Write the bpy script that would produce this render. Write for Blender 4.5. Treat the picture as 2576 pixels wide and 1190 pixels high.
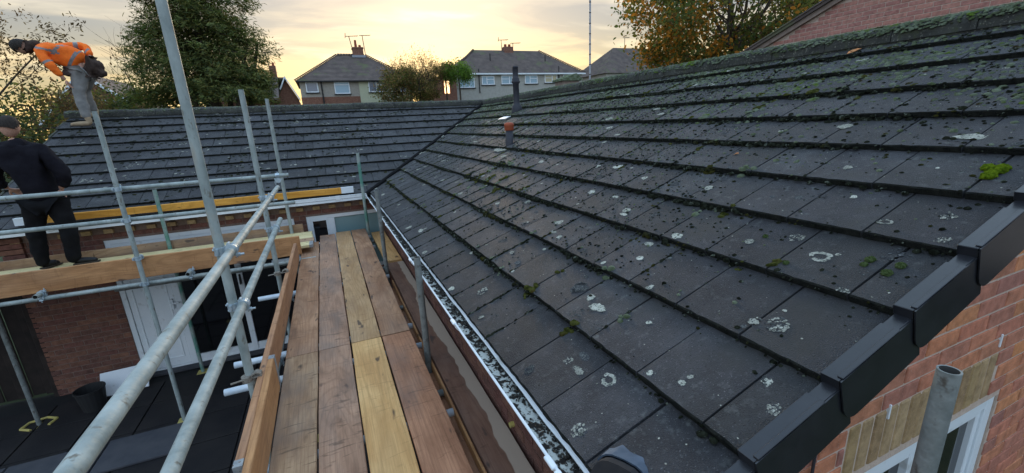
import bpy, bmesh, math, random
import numpy as np
from mathutils import Vector, Matrix
random.seed(7); RNG = np.random.default_rng(7)
rad = math.radians
for o in list(bpy.data.objects): bpy.data.objects.remove(o)
scene = bpy.context.scene
COL = scene.collection

# ------------------------------------------------------------------ camera
yaw, pitch, roll = rad(22.908), rad(15.287), rad(-2.76)
fw = Vector((math.sin(yaw)*math.cos(pitch), math.cos(yaw)*math.cos(pitch), -math.sin(pitch)))
r0 = Vector((math.cos(yaw), -math.sin(yaw), 0)); u0 = r0.cross(fw)
cr = math.cos(roll)*r0 + math.sin(roll)*u0
cu = -math.sin(roll)*r0 + math.cos(roll)*u0
cam = bpy.data.cameras.new('camera'); camo = bpy.data.objects.new('camera', cam); COL.objects.link(camo)
M = Matrix((cr, cu, -fw)).transposed().to_4x4(); camo.matrix_world = M
cam.sensor_width = 36; cam.lens = 36*1071.81/2576; cam.clip_start = 0.02; cam.clip_end = 3000
scene.camera = camo

# ------------------------------------------------------------------ world / sun
SUN_EL, SUN_AZ = rad(7.0), rad(14.0)          # azimuth measured from +Y towards +X
world = bpy.data.worlds.new("World"); scene.world = world; world.use_nodes = True
def N(nt, t, **k):
    n = nt.nodes.new(t)
    for a, b in k.items():
        if a in n.inputs: n.inputs[a].default_value = b
        else: setattr(n, a, b)
    return n
def build_world():
    nt = world.node_tree; nt.nodes.clear(); L = nt.links.new
    out = N(nt, 'ShaderNodeOutputWorld'); bg = N(nt, 'ShaderNodeBackground'); bg.inputs['Strength'].default_value = 0.12
    L(bg.outputs[0], out.inputs[0])
    sky = N(nt, 'ShaderNodeTexSky'); sky.sky_type = 'NISHITA'; sky.sun_disc = False
    sky.sun_elevation = SUN_EL; sky.sun_rotation = SUN_AZ; sky.altitude = 50
    tc = N(nt, 'ShaderNodeTexCoord')
    nrm = N(nt, 'ShaderNodeVectorMath', operation='NORMALIZE'); L(tc.outputs['Generated'], nrm.inputs[0])
    sep = N(nt, 'ShaderNodeSeparateXYZ'); L(nrm.outputs[0], sep.inputs[0])
    def math_(op, a, b=None, c=None, clamp=False):
        n = N(nt, 'ShaderNodeMath', operation=op, use_clamp=clamp)
        for i, v in enumerate((a, b, c)):
            if v is None: continue
            if isinstance(v, (int, float)): n.inputs[i].default_value = v
            else: L(v, n.inputs[i])
        return n.outputs[0]
    z = math_('MAXIMUM', sep.outputs[2], 0.0)
    # cloud base colours by height above the horizon
    ramp = N(nt, 'ShaderNodeValToRGB'); L(z, ramp.inputs[0]); e = ramp.color_ramp.elements
    e[0].position = 0.0; e[0].color = (0.64, 0.42, 0.14, 1)
    e[1].position = 1.0; e[1].color = (0.62, 0.84, 1.08, 1)
    for p, c in ((0.07, (0.55, 0.365, 0.145, 1)), (0.13, (0.43, 0.325, 0.19, 1)), (0.19, (0.32, 0.288, 0.24, 1)), (0.27, (0.28, 0.28, 0.28, 1)), (0.45, (0.50, 0.60, 0.69, 1)), (0.70, (0.60, 0.79, 0.98, 1))):
        k = e.new(p); k.color = c
    cool = N(nt, 'ShaderNodeValToRGB'); L(z, cool.inputs[0]); e = cool.color_ramp.elements
    e[0].color = (0.66, 0.68, 0.72, 1); e[1].position = 1.0; e[1].color = (0.62, 0.84, 1.08, 1)
    k = e.new(0.4); k.color = (0.56, 0.70, 0.86, 1)
    sd = Vector((math.sin(SUN_AZ), math.cos(SUN_AZ), 0.08))
    dot = N(nt, 'ShaderNodeVectorMath', operation='DOT_PRODUCT'); L(nrm.outputs[0], dot.inputs[0]); dot.inputs[1].default_value = sd
    side = N(nt, 'ShaderNodeMapRange', interpolation_type='SMOOTHSTEP'); L(dot.outputs['Value'], side.inputs[0])
    side.inputs[1].default_value = -0.35; side.inputs[2].default_value = 0.75
    base = N(nt, 'ShaderNodeMix', data_type='RGBA'); L(side.outputs[0], base.inputs[0]); L(cool.outputs[0], base.inputs[6]); L(ramp.outputs[0], base.inputs[7])
    # cloud bands on a flat sheet seen in perspective
    den = math_('ADD', z, 0.10)
    px = math_('DIVIDE', sep.outputs[0], den); py = math_('DIVIDE', sep.outputs[1], den)
    com = N(nt, 'ShaderNodeCombineXYZ'); L(math_('MULTIPLY', px, 0.55), com.inputs[0]); L(py, com.inputs[1])
    n1 = N(nt, 'ShaderNodeTexNoise', Scale=1.15, Detail=7.0, Roughness=0.55, Distortion=0.7); L(com.outputs[0], n1.inputs['Vector'])
    n2 = N(nt, 'ShaderNodeTexNoise', Scale=1.9, Detail=6.0, Roughness=0.5, Distortion=0.4); L(com.outputs[0], n2.inputs['Vector'])
    cm = N(nt, 'ShaderNodeMapRange', interpolation_type='SMOOTHSTEP'); L(n1.outputs[0], cm.inputs[0]); cm.inputs[1].default_value = 0.44; cm.inputs[2].default_value = 0.57
    grey = N(nt, 'ShaderNodeMix', data_type='RGBA', blend_type='MULTIPLY'); grey.inputs[0].default_value = 1.0
    L(base.outputs[2], grey.inputs[6]); grey.inputs[7].default_value = (0.58, 0.67, 0.84, 1)
    mx = N(nt, 'ShaderNodeMix', data_type='RGBA'); L(math_('MULTIPLY', cm.outputs[0], 1.0), mx.inputs[0]); L(base.outputs[2], mx.inputs[6]); L(grey.outputs[2], mx.inputs[7])
    hl = N(nt, 'ShaderNodeMapRange', interpolation_type='SMOOTHSTEP'); L(n2.outputs[0], hl.inputs[0]); hl.inputs[1].default_value = 0.52; hl.inputs[2].default_value = 0.70
    add = N(nt, 'ShaderNodeMix', data_type='RGBA', blend_type='ADD'); L(math_('MULTIPLY', hl.outputs[0], 0.26), add.inputs[0]); L(mx.outputs[2], add.inputs[6]); add.inputs[7].default_value = (1.0, 0.82, 0.5, 1)
    # broad glow behind the cloud where the sun stands
    sdir = Vector((math.sin(SUN_AZ)*math.cos(SUN_EL), math.cos(SUN_AZ)*math.cos(SUN_EL), math.sin(SUN_EL)))
    d2 = N(nt, 'ShaderNodeVectorMath', operation='DOT_PRODUCT'); L(nrm.outputs[0], d2.inputs[0]); d2.inputs[1].default_value = sdir
    gl = math_('POWER', math_('MAXIMUM', d2.outputs['Value'], 0.0), 9.0)
    g = N(nt, 'ShaderNodeMix', data_type='RGBA', blend_type='ADD'); L(math_('MULTIPLY', gl, 0.13), g.inputs[0]); L(add.outputs[2], g.inputs[6]); g.inputs[7].default_value = (1.0, 0.66, 0.26, 1)
    sc = N(nt, 'ShaderNodeVectorMath', operation='SCALE'); L(g.outputs[2], sc.inputs[0]); sc.inputs[3].default_value = 7.1
    fin = N(nt, 'ShaderNodeMix', data_type='RGBA'); fin.inputs[0].default_value = 0.88; L(sky.outputs[0], fin.inputs[6]); L(sc.outputs[0], fin.inputs[7])
    L(fin.outputs[2], bg.inputs['Color'])
build_world()
sl_ = bpy.data.lights.new('sun', 'SUN'); sun = bpy.data.objects.new('sun', sl_); COL.objects.link(sun)
sl_.energy = 1.2; sl_.angle = rad(12); sl_.color = (1.0, 0.78, 0.52)
sun.rotation_euler = Vector((-math.sin(SUN_AZ)*math.cos(SUN_EL), -math.cos(SUN_AZ)*math.cos(SUN_EL), -math.sin(SUN_EL))).to_track_quat('-Z', 'Y').to_euler()
vs = scene.view_settings; scene.display_settings.display_device = 'sRGB'
vs.view_transform = 'Standard'; vs.look = 'None'; vs.exposure = 1.10; vs.gamma = 1.0; vs.use_curve_mapping = False

# ------------------------------------------------------------------ materials
def material(name, c1, c2=None, rough=0.8, scale=8.0, contrast=(0.35, 0.65), metal=0.0, bump=0.0, bscale=60.0,
             coords='world', stretch=(1, 1, 1), rnd=0.0, spots=(), spec=0.3, hue=0.0, detail=5.0, transl=None):
    """noise mix of c1/c2 plus optional spot layers (scale, lo, hi, colour); rnd = per-object value spread"""
    m = bpy.data.materials.new(name); m.use_nodes = True; nt = m.node_tree; L = nt.links.new
    b = nt.nodes['Principled BSDF']; b.inputs['Roughness'].default_value = rough; b.inputs['Metallic'].default_value = metal
    b.inputs['Specular IOR Level'].default_value = spec
    if coords == 'world': src = N(nt, 'ShaderNodeNewGeometry').outputs['Position']
    else: src = N(nt, 'ShaderNodeTexCoord').outputs['Object']
    oi = N(nt, 'ShaderNodeObjectInfo')
    mp = N(nt, 'ShaderNodeMapping'); mp.inputs['Scale'].default_value = stretch; L(src, mp.inputs[0])
    if coords != 'world':
        sc = N(nt, 'ShaderNodeVectorMath', operation='SCALE'); sc.inputs[0].default_value = (13.1, 7.7, 5.3); L(oi.outputs['Random'], sc.inputs[3]); L(sc.outputs[0], mp.inputs['Location'])
    v = mp.outputs[0]
    at = N(nt, 'ShaderNodeAttribute', attribute_name='rnd')
    rs = N(nt, 'ShaderNodeMath', operation='ADD'); L(oi.outputs['Random'], rs.inputs[0]); L(at.outputs['Fac'], rs.inputs[1])
    fr = N(nt, 'ShaderNodeMath', operation='FRACT'); L(rs.outputs[0], fr.inputs[0])
    n1 = N(nt, 'ShaderNodeTexNoise', Scale=scale, Detail=detail, Roughness=0.6); L(v, n1.inputs['Vector'])
    mr = N(nt, 'ShaderNodeMapRange'); L(n1.outputs[0], mr.inputs[0]); mr.inputs[1].default_value = contrast[0]; mr.inputs[2].default_value = contrast[1]
    mx = N(nt, 'ShaderNodeMix', data_type='RGBA'); L(mr.outputs[0], mx.inputs[0]); mx.inputs[6].default_value = (*c1, 1); mx.inputs[7].default_value = (*(c2 or c1), 1)
    col = mx.outputs[2]
    for (s, lo, hi, c) in spots:
        n = N(nt, 'ShaderNodeTexNoise', Scale=s, Detail=3.0, Roughness=0.6); L(v, n.inputs['Vector'])
        r = N(nt, 'ShaderNodeMapRange'); L(n.outputs[0], r.inputs[0]); r.inputs[1].default_value = lo; r.inputs[2].default_value = hi
        q = N(nt, 'ShaderNodeMix', data_type='RGBA'); L(r.outputs[0], q.inputs[0]); L(col, q.inputs[6]); q.inputs[7].default_value = (*c, 1); col = q.outputs[2]
    if rnd or hue:
        hs = N(nt, 'ShaderNodeHueSaturation'); L(col, hs.inputs['Color'])
        r = N(nt, 'ShaderNodeMapRange'); L(fr.outputs[0], r.inputs[0]); r.inputs[3].default_value = 1-rnd; r.inputs[4].default_value = 1+rnd; L(r.outputs[0], hs.inputs['Value'])
        if hue:
            wn = N(nt, 'ShaderNodeTexWhiteNoise', noise_dimensions='1D'); L(fr.outputs[0], wn.inputs['W'])
            r = N(nt, 'ShaderNodeMapRange'); L(wn.outputs[0], r.inputs[0]); r.inputs[3].default_value = 0.5-hue; r.inputs[4].default_value = 0.5+hue; L(r.outputs[0], hs.inputs['Hue'])
        col = hs.outputs[0]
    L(col, b.inputs['Base Color'])
    if bump:
        n = N(nt, 'ShaderNodeTexNoise', Scale=bscale, Detail=4.0); L(v, n.inputs['Vector'])
        bp = N(nt, 'ShaderNodeBump', Strength=bump, Distance=0.01); L(n.outputs[0], bp.inputs['Height']); L(bp.outputs[0], b.inputs['Normal'])
    if transl:
        tr = N(nt, 'ShaderNodeBsdfTranslucent'); tr.inputs[0].default_value = (*transl, 1)
        ms = N(nt, 'ShaderNodeMixShader'); ms.inputs[0].default_value = 0.4
        L(b.outputs[0], ms.inputs[1]); L(tr.outputs[0], ms.inputs[2]); L(ms.outputs[0], nt.nodes['Material Output'].inputs[0])
    return m
def wood_material(name, dark, light, rings=1.0, stain=None, rough=0.75, dirt=0.5, damp=None):
    """grain runs along local X; soft cathedral figure, knots, cross scuffs and dirt"""
    m = bpy.data.materials.new(name); m.use_nodes = True; nt = m.node_tree; L = nt.links.new
    b = nt.nodes['Principled BSDF']; b.inputs['Roughness'].default_value = rough; b.inputs['Specular IOR Level'].default_value = 0.25
    oi = N(nt, 'ShaderNodeObjectInfo'); tc = N(nt, 'ShaderNodeTexCoord')
    sc = N(nt, 'ShaderNodeVectorMath', operation='SCALE'); sc.inputs[0].default_value = (9.1, 3.7, 2.3); L(oi.outputs['Random'], sc.inputs[3])
    ad = N(nt, 'ShaderNodeVectorMath', operation='ADD'); L(tc.outputs['Object'], ad.inputs[0]); L(sc.outputs[0], ad.inputs[1]); src = ad.outputs[0]
    def noise(stretch, scale, det=4.0, dist=0.0, rough_=0.6):
        mp = N(nt, 'ShaderNodeMapping'); mp.inputs['Scale'].default_value = stretch; L(src, mp.inputs[0])
        n = N(nt, 'ShaderNodeTexNoise', Scale=scale, Detail=det, Distortion=dist, Roughness=rough_); L(mp.outputs[0], n.inputs['Vector']); return n.outputs[0]
    def rng(x, lo, hi, a=0.0, c=1.0):
        r = N(nt, 'ShaderNodeMapRange'); L(x, r.inputs[0]); r.inputs[1].default_value = lo; r.inputs[2].default_value = hi; r.inputs[3].default_value = a; r.inputs[4].default_value = c; return r.outputs[0]
    def mix(f, a, c, blend='MIX'):
        q = N(nt, 'ShaderNodeMix', data_type='RGBA', blend_type=blend)
        if isinstance(f, float): q.inputs[0].default_value = f
        else: L(f, q.inputs[0])
        for i, v in ((6, a), (7, c)):
            if isinstance(v, tuple): q.inputs[i].default_value = (*v, 1)
            else: L(v, q.inputs[i])
        return q.outputs[2]
    fine = noise((1.2, 40, 40), 4.0, 5.0)
    mp = N(nt, 'ShaderNodeMapping'); mp.inputs['Scale'].default_value = (0.55, 5.0*rings, 5.0); L(src, mp.inputs[0])
    wv = N(nt, 'ShaderNodeTexNoise', Scale=1.1, Detail=0.0, Distortion=0.25); L(mp.outputs[0], wv.inputs['Vector'])
    ring = N(nt, 'ShaderNodeMath', operation='MULTIPLY'); L(wv.outputs[0], ring.inputs[0]); ring.inputs[1].default_value = 26.0
    pp = N(nt, 'ShaderNodeMath', operation='PINGPONG'); L(ring.outputs[0], pp.inputs[0]); pp.inputs[1].default_value = 1.0
    blot = noise((1, 3, 3), 2.2, 5.0, 0.5)
    c = mix(rng(blot, 0.35, 0.65), dark, light)
    c = mix(rng(fine, 0.45, 0.75, 0.0, 0.5), c, tuple(x*0.55 for x in dark))
    c = mix(rng(pp.outputs[0], 0.55, 1.0, 0.0, 0.32), c, tuple(x*0.6 for x in dark))
    scuff = noise((9, 1.6, 2), 3.0, 5.0, 1.2)
    c = mix(rng(scuff, 0.58, 0.68, 0.0, 0.55*dirt+0.25), c, tuple(x*0.4 for x in dark))
    kn = noise((1.3, 3.5, 3), 3.3, 2.0)
    c = mix(rng(kn, 0.66, 0.72, 0.0, 0.8), c, (0.05, 0.035, 0.03))
    grey = noise((0.8, 2, 2), 1.7, 4.0)
    c = mix(rng(grey, 0.45, 0.68, 0.0, 0.75*dirt), c, (0.17, 0.14, 0.12))
    if damp:      # a dried-out strip along one side with a ragged tide line
        sp = N(nt, 'ShaderNodeSeparateXYZ'); L(tc.outputs['Object'], sp.inputs[0])
        w = noise((1.0, 1.0, 1.0), 1.6, 3.0); q = N(nt, 'ShaderNodeMath', operation='MULTIPLY_ADD'); L(w, q.inputs[0]); q.inputs[1].default_value = 0.20; ng = N(nt, 'ShaderNodeMath', operation='MULTIPLY'); ng.inputs[1].default_value = -1.0; L(sp.outputs[1], ng.inputs[0]); L(ng.outputs[0], q.inputs[2])
        c = mix(rng(q.outputs[0], damp[0], damp[0]+0.006), c, damp[1]) if damp[0] > 0 else c
    L(c, b.inputs['Base Color'])
    bp = N(nt, 'ShaderNodeBump', Strength=0.35, Distance=0.004); L(fine, bp.inputs['Height']); L(bp.outputs[0], b.inputs['Normal'])
    return m
MT = {}
MT['tile'] = material('concrete_tile', (0.021, 0.022, 0.025), (0.046, 0.047, 0.051), rough=0.68, scale=7.0, rnd=0.30, hue=0.035, bump=1.0, bscale=260, spec=0.42,
    spots=((170, 0.63, 0.69, (0.13, 0.135, 0.14)), (140, 0.60, 0.68, (0.010, 0.011, 0.012)), (26, 0.58, 0.74, (0.085, 0.09, 0.088)), (3.0, 0.50, 0.75, (0.034, 0.033, 0.031))))
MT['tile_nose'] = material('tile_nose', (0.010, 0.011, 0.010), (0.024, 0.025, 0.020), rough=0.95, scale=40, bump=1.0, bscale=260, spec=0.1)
MT['tile_edge'] = material('tile_underlay', (0.012, 0.012, 0.012))
MT['ridge'] = material('ridge_concrete', (0.035, 0.035, 0.032), (0.07, 0.072, 0.062), rough=0.9, scale=7, rnd=0.12, bump=0.6, bscale=200, spots=((60, 0.58, 0.7, (0.20, 0.20, 0.16)), (14, 0.55, 0.7, (0.05, 0.06, 0.03))))
MT['moss_dark'] = material('moss', (0.011, 0.012, 0.008), (0.034, 0.038, 0.026), rough=1.0, scale=26, contrast=(0.4, 0.6), spec=0.0, bump=1.0, bscale=500, spots=((41, 0.58, 0.64, (0.12, 0.135, 0.105)), (7, 0.58, 0.68, (0.050, 0.047, 0.012))))
MT['moss_ridge'] = material('ridge_moss', (0.075, 0.095, 0.045), (0.21, 0.245, 0.17), rough=1.0, scale=16, spec=0.0, bump=1.0, bscale=400, spots=((5, 0.60, 0.68, (0.11, 0.17, 0.03)), (9, 0.60, 0.68, (0.045, 0.036, 0.018))))
MT['moss_olive'] = material('olive_moss', (0.030, 0.034, 0.008), (0.095, 0.10, 0.028), rough=1.0, scale=40, spec=0.0, bump=1.0, bscale=400, spots=((9, 0.56, 0.66, (0.075, 0.055, 0.018)),))
MT['moss_green'] = material('bright_moss', (0.06, 0.10, 0.008), (0.17, 0.24, 0.015), rough=1.0, scale=60, spec=0.0, bump=1.0, bscale=400)
MT['moss_cushion'] = material('cushion_moss', (0.045, 0.075, 0.02), (0.13, 0.17, 0.07), rough=1.0, scale=90, spec=0.0, bump=1.0, bscale=500)
MT['lichen'] = material('lichen', (0.24, 0.245, 0.20), (0.40, 0.395, 0.33), rough=0.95, scale=40, spec=0.05, spots=((150, 0.56, 0.62, (0.05, 0.052, 0.055)), (55, 0.60, 0.68, (0.10, 0.105, 0.095))), rnd=0.3)
MT['lichen_faint'] = material('faint_lichen', (0.06, 0.063, 0.06), (0.14, 0.145, 0.13), rough=0.95, scale=60, spec=0.05, spots=((170, 0.44, 0.54, (0.035, 0.037, 0.043)),), rnd=0.3)
MT['plastic_black'] = material('black_plastic', (0.011, 0.012, 0.015), (0.017, 0.018, 0.022), rough=0.30, scale=12, spec=0.5, bump=0.05, bscale=300)
MT['valley'] = material('valley_black', (0.006, 0.006, 0.007), (0.012, 0.012, 0.012), rough=0.85, scale=10, spec=0.1)
MT['rubber'] = material('dull_black', (0.02, 0.019, 0.02), (0.032, 0.028, 0.027), rough=0.8, scale=20)
MT['lead'] = material('lead_flashing', (0.10, 0.14, 0.20), (0.16, 0.21, 0.28), rough=0.5, scale=14, metal=0.2, bump=0.3, bscale=20)
MT['upvc'] = material('white_upvc', (0.68, 0.73, 0.75), (0.74, 0.77, 0.78), rough=0.35, scale=3, spec=0.5, spots=((9, 0.60, 0.75, (0.50, 0.52, 0.50)),))
MT['gutter_in'] = material('gutter_silt', (0.46, 0.48, 0.44), (0.014, 0.012, 0.010), rough=0.9, scale=26, contrast=(0.47, 0.53), spots=((90, 0.60, 0.66, (0.10, 0.06, 0.03)),), detail=6)
MT['debris'] = material('gutter_debris', (0.012, 0.011, 0.010), (0.05, 0.045, 0.035), rough=0.95, scale=60, spots=((120, 0.62, 0.68, (0.30, 0.31, 0.28)),))
MT['galv'] = material('galvanised_tube', (0.22, 0.255, 0.24), (0.38, 0.42, 0.395), rough=0.6, scale=10, metal=0.15, stretch=(1, 1, 0.45), bump=0.25, bscale=70, spots=((30, 0.60, 0.70, (0.17, 0.16, 0.13)), (5, 0.62, 0.75, (0.30, 0.24, 0.17))))
MT['galv_dull'] = material('weathered_tube', (0.15, 0.165, 0.155), (0.24, 0.255, 0.24), rough=0.65, scale=14, metal=0.2, bump=0.3, bscale=60, spots=((24, 0.58, 0.70, (0.10, 0.09, 0.075)),))
MT['galv_green'] = material('green_painted_tube', (0.10, 0.24, 0.19), (0.28, 0.33, 0.30), rough=0.6, scale=5, contrast=(0.42, 0.58), metal=0.1, bump=0.3, bscale=60)
MT['zinc'] = material('zinc_fitting', (0.34, 0.42, 0.46), (0.52, 0.60, 0.64), rough=0.4, scale=30, metal=0.5)
MT['rusty'] = material('rusty_fitting', (0.16, 0.13, 0.10), (0.30, 0.28, 0.24), rough=0.6, scale=30, metal=0.3)
MT['transom'] = material('bright_transom', (0.50, 0.60, 0.68), (0.66, 0.72, 0.76), rough=0.4, scale=8, metal=0.2)
MT['inside'] = material('tube_inside', (0.03, 0.028, 0.025), rough=0.9)
MT['yellow'] = material('yellow_paint', (0.50, 0.40, 0.10), (0.38, 0.32, 0.12), rough=0.7, scale=20)
W = {
 'brown': wood_material('wood_brown', (0.300, 0.151, 0.079), (0.500, 0.281, 0.156), dirt=0.5),
 'red': wood_material('wood_red', (0.307, 0.138, 0.072), (0.500, 0.246, 0.134), dirt=0.6),
 'greybrown': wood_material('wood_grey_brown', (0.314, 0.182, 0.100), (0.486, 0.316, 0.185), dirt=0.9),
 'purple': wood_material('wood_weathered', (0.285, 0.157, 0.095), (0.472, 0.274, 0.170), dirt=0.8),
 'yellow': wood_material('wood_yellow', (0.58, 0.315, 0.115), (0.74, 0.45, 0.19), dirt=0.12, rings=0.7),
 'amber': wood_material('wood_amber', (0.38, 0.215, 0.095), (0.54, 0.335, 0.165), dirt=0.3),
 'pale': wood_material('wood_pale', (0.600, 0.480, 0.230), (0.740, 0.620, 0.340), dirt=0.05),
 'orange': wood_material('wood_orange', (0.610, 0.269, 0.037), (0.800, 0.398, 0.074), dirt=0.1),
 'toe': wood_material('wood_toe', (0.371, 0.175, 0.071), (0.571, 0.295, 0.128), dirt=0.25),
 'edge': wood_material('wood_edge', (0.343, 0.162, 0.079), (0.486, 0.253, 0.128), dirt=0.3),
 'damp': wood_material('wood_damp', (0.165, 0.081, 0.052), (0.242, 0.132, 0.086), dirt=0.4, damp=(0.12, (0.40, 0.31, 0.235))),
}
MT['band'] = material('end_band_steel', (0.22, 0.24, 0.25), (0.36, 0.37, 0.36), rough=0.5, scale=30, metal=0.4, spots=((60, 0.6, 0.66, (0.14, 0.08, 0.05)),))
def brick_material(name, cols, mult=1.0):
    m = bpy.data.materials.new(name); m.use_nodes = True; nt = m.node_tree; L = nt.links.new
    b = nt.nodes['Principled BSDF']; b.inputs['Roughness'].default_value = 0.9; b.inputs['Specular IOR Level'].default_value = 0.15
    oi = N(nt, 'ShaderNodeObjectInfo'); at = N(nt, 'ShaderNodeAttribute', attribute_name='rnd')
    rs = N(nt, 'ShaderNodeMath', operation='ADD'); L(oi.outputs['Random'], rs.inputs[0]); L(at.outputs['Fac'], rs.inputs[1])
    fr = N(nt, 'ShaderNodeMath', operation='FRACT'); L(rs.outputs[0], fr.inputs[0])
    rp = N(nt, 'ShaderNodeValToRGB'); L(fr.outputs[0], rp.inputs[0]); e = rp.color_ramp.elements
    e[0].position = 0.0; e[1].position = 1.0; e[0].color = (*[x*mult for x in cols[0]], 1); e[1].color = (*[x*mult for x in cols[-1]], 1)
    for i, c in enumerate(cols[1:-1]): k = e.new((i+1)/(len(cols)-1)); k.color = (*[x*mult for x in c], 1)
    geo = N(nt, 'ShaderNodeNewGeometry')
    n = N(nt, 'ShaderNodeTexNoise', Scale=16.0, Detail=6.0, Roughness=0.7); L(geo.outputs['Position'], n.inputs['Vector'])
    r = N(nt, 'ShaderNodeMapRange'); L(n.outputs[0], r.inputs[0]); r.inputs[1].default_value = 0.3; r.inputs[2].default_value = 0.7; r.inputs[3].default_value = 0.62; r.inputs[4].default_value = 1.3
    hs = N(nt, 'ShaderNodeHueSaturation'); L(rp.outputs[0], hs.inputs['Color']); L(r.outputs[0], hs.inputs['Value'])
    n2 = N(nt, 'ShaderNodeTexNoise', Scale=260.0, Detail=2.0); L(geo.outputs['Position'], n2.inputs['Vector'])
    r2 = N(nt, 'ShaderNodeMapRange'); L(n2.outputs[0], r2.inputs[0]); r2.inputs[1].default_value = 0.66; r2.inputs[2].default_value = 0.72
    q = N(nt, 'ShaderNodeMix', data_type='RGBA'); L(r2.outputs[0], q.inputs[0]); L(hs.outputs[0], q.inputs[6]); q.inputs[7].default_value = (0.42, 0.30, 0.25, 1)
    L(q.outputs[2], b.inputs['Base Color'])
    bp = N(nt, 'ShaderNodeBump', Strength=0.9, Distance=0.006); L(n.outputs[0], bp.inputs['Height']); L(bp.outputs[0], b.inputs['Normal'])
    return m
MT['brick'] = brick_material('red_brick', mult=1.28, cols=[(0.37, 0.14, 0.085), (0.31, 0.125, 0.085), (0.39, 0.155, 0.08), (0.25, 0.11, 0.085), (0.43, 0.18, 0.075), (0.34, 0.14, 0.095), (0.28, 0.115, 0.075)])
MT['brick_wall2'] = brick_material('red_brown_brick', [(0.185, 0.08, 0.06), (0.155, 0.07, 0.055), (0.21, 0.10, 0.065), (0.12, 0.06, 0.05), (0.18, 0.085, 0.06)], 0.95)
MT['brick_far'] = brick_material('neighbour_brick', [(0.42, 0.20, 0.16), (0.37, 0.17, 0.14), (0.45, 0.22, 0.17), (0.39, 0.18, 0.14)])
MT['brick_buff'] = brick_material('buff_brick', [(0.36, 0.25, 0.12), (0.29, 0.19, 0.10), (0.40, 0.28, 0.15)])
MT['mortar'] = material('mortar', (0.56, 0.44, 0.35), (0.46, 0.35, 0.28), rough=0.95, scale=30, bump=0.5, bscale=150)
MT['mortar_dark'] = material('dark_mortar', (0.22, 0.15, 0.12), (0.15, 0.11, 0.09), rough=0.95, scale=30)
MT['render'] = material('pebbledash', (0.30, 0.27, 0.225), (0.36, 0.325, 0.27), rough=0.95, scale=6)
MT['render_cream'] = material('cream_render', (0.46, 0.47, 0.32), (0.50, 0.50, 0.35), rough=0.95, scale=4)
MT['render_grey'] = material('grey_render', (0.34, 0.33, 0.29), (0.40, 0.385, 0.34), rough=0.95, scale=4)
MT['far_roof'] = material('far_roof_tiles', (0.085, 0.066, 0.058), (0.135, 0.105, 0.09), rough=0.85, scale=1.5, spots=((0.9, 0.56, 0.70, (0.11, 0.12, 0.06)), (9, 0.70, 0.76, (0.28, 0.26, 0.24))))
MT['chimney'] = material('chimney_brick', (0.16, 0.075, 0.05), (0.24, 0.12, 0.08), rough=0.9, scale=9)
def glass_material(name, col, rough=0.06):
    m = bpy.data.materials.new(name); m.use_nodes = True; b = m.node_tree.nodes['Principled BSDF']
    b.inputs['Base Color'].default_value = (*col, 1); b.inputs['Roughness'].default_value = rough; b.inputs['Specular IOR Level'].default_value = 0.8
    return m
MT['glass_dark'] = glass_material('dark_glass', (0.006, 0.006, 0.007)); MT['glass_blind'] = glass_material('blind_behind_glass', (0.19, 0.31, 0.32), 0.25)
MT['glass_blue'] = glass_material('pale_blue_glass', (0.22, 0.36, 0.44), 0.15); MT['glass_curtain'] = glass_material('curtained_glass', (0.42, 0.36, 0.20), 0.3)
MT['glass_grey'] = glass_material('grey_glass', (0.16, 0.18, 0.22), 0.15)
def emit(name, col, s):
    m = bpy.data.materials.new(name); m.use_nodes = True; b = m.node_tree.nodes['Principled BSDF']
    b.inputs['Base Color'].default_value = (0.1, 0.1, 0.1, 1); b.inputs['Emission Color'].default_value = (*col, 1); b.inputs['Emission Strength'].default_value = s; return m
MT['glint'] = emit('sun_glint_pane', (1.0, 0.62, 0.30), 1.6)  # emission stands in for low sun glinting off a far pane
MT['verge_mortar'] = material('verge_mortar', (0.20, 0.15, 0.12), (0.28, 0.22, 0.18), rough=0.95, scale=8)
MT['bark'] = material('bark', (0.045, 0.035, 0.026), (0.09, 0.07, 0.05), rough=1.0, scale=10, stretch=(1, 1, 0.3))
MT['ground'] = material('ground_grass', (0.035, 0.05, 0.02), (0.07, 0.075, 0.035), rough=1.0, scale=1.5)
MT['paving'] = material('dark_paving', (0.008, 0.007, 0.008), (0.018, 0.015, 0.014), rough=0.75, scale=2.0, rnd=0.15, bump=0.3, bscale=80)
MT['slab_pale'] = material('pale_paving', (0.045, 0.047, 0.055), (0.065, 0.065, 0.07), rough=0.9, scale=4)
MT['fence'] = material('fence_boards', (0.016, 0.012, 0.010), (0.030, 0.022, 0.018), rough=0.9, scale=6, rnd=0.25)
MT['terracotta'] = material('terracotta', (0.34, 0.075, 0.03), (0.26, 0.06, 0.028), rough=0.6, scale=10)
MT['pvc_grey'] = material('grey_pvc', (0.028, 0.029, 0.036), (0.042, 0.042, 0.050), rough=0.55, scale=10)
MT['aluminium'] = material('painted_pole', (0.30, 0.31, 0.33), (0.38, 0.39, 0.40), rough=0.5, scale=10, metal=0.3)
MT['black'] = material('black_metal', (0.02, 0.02, 0.02), rough=0.6)
def leafmat(name, a, b_, t): return material(name, a, b_, rough=0.75, scale=1.6, contrast=(0.4, 0.6), rnd=0.35, hue=0.015, transl=t, spec=0.2, detail=3.0)

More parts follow.
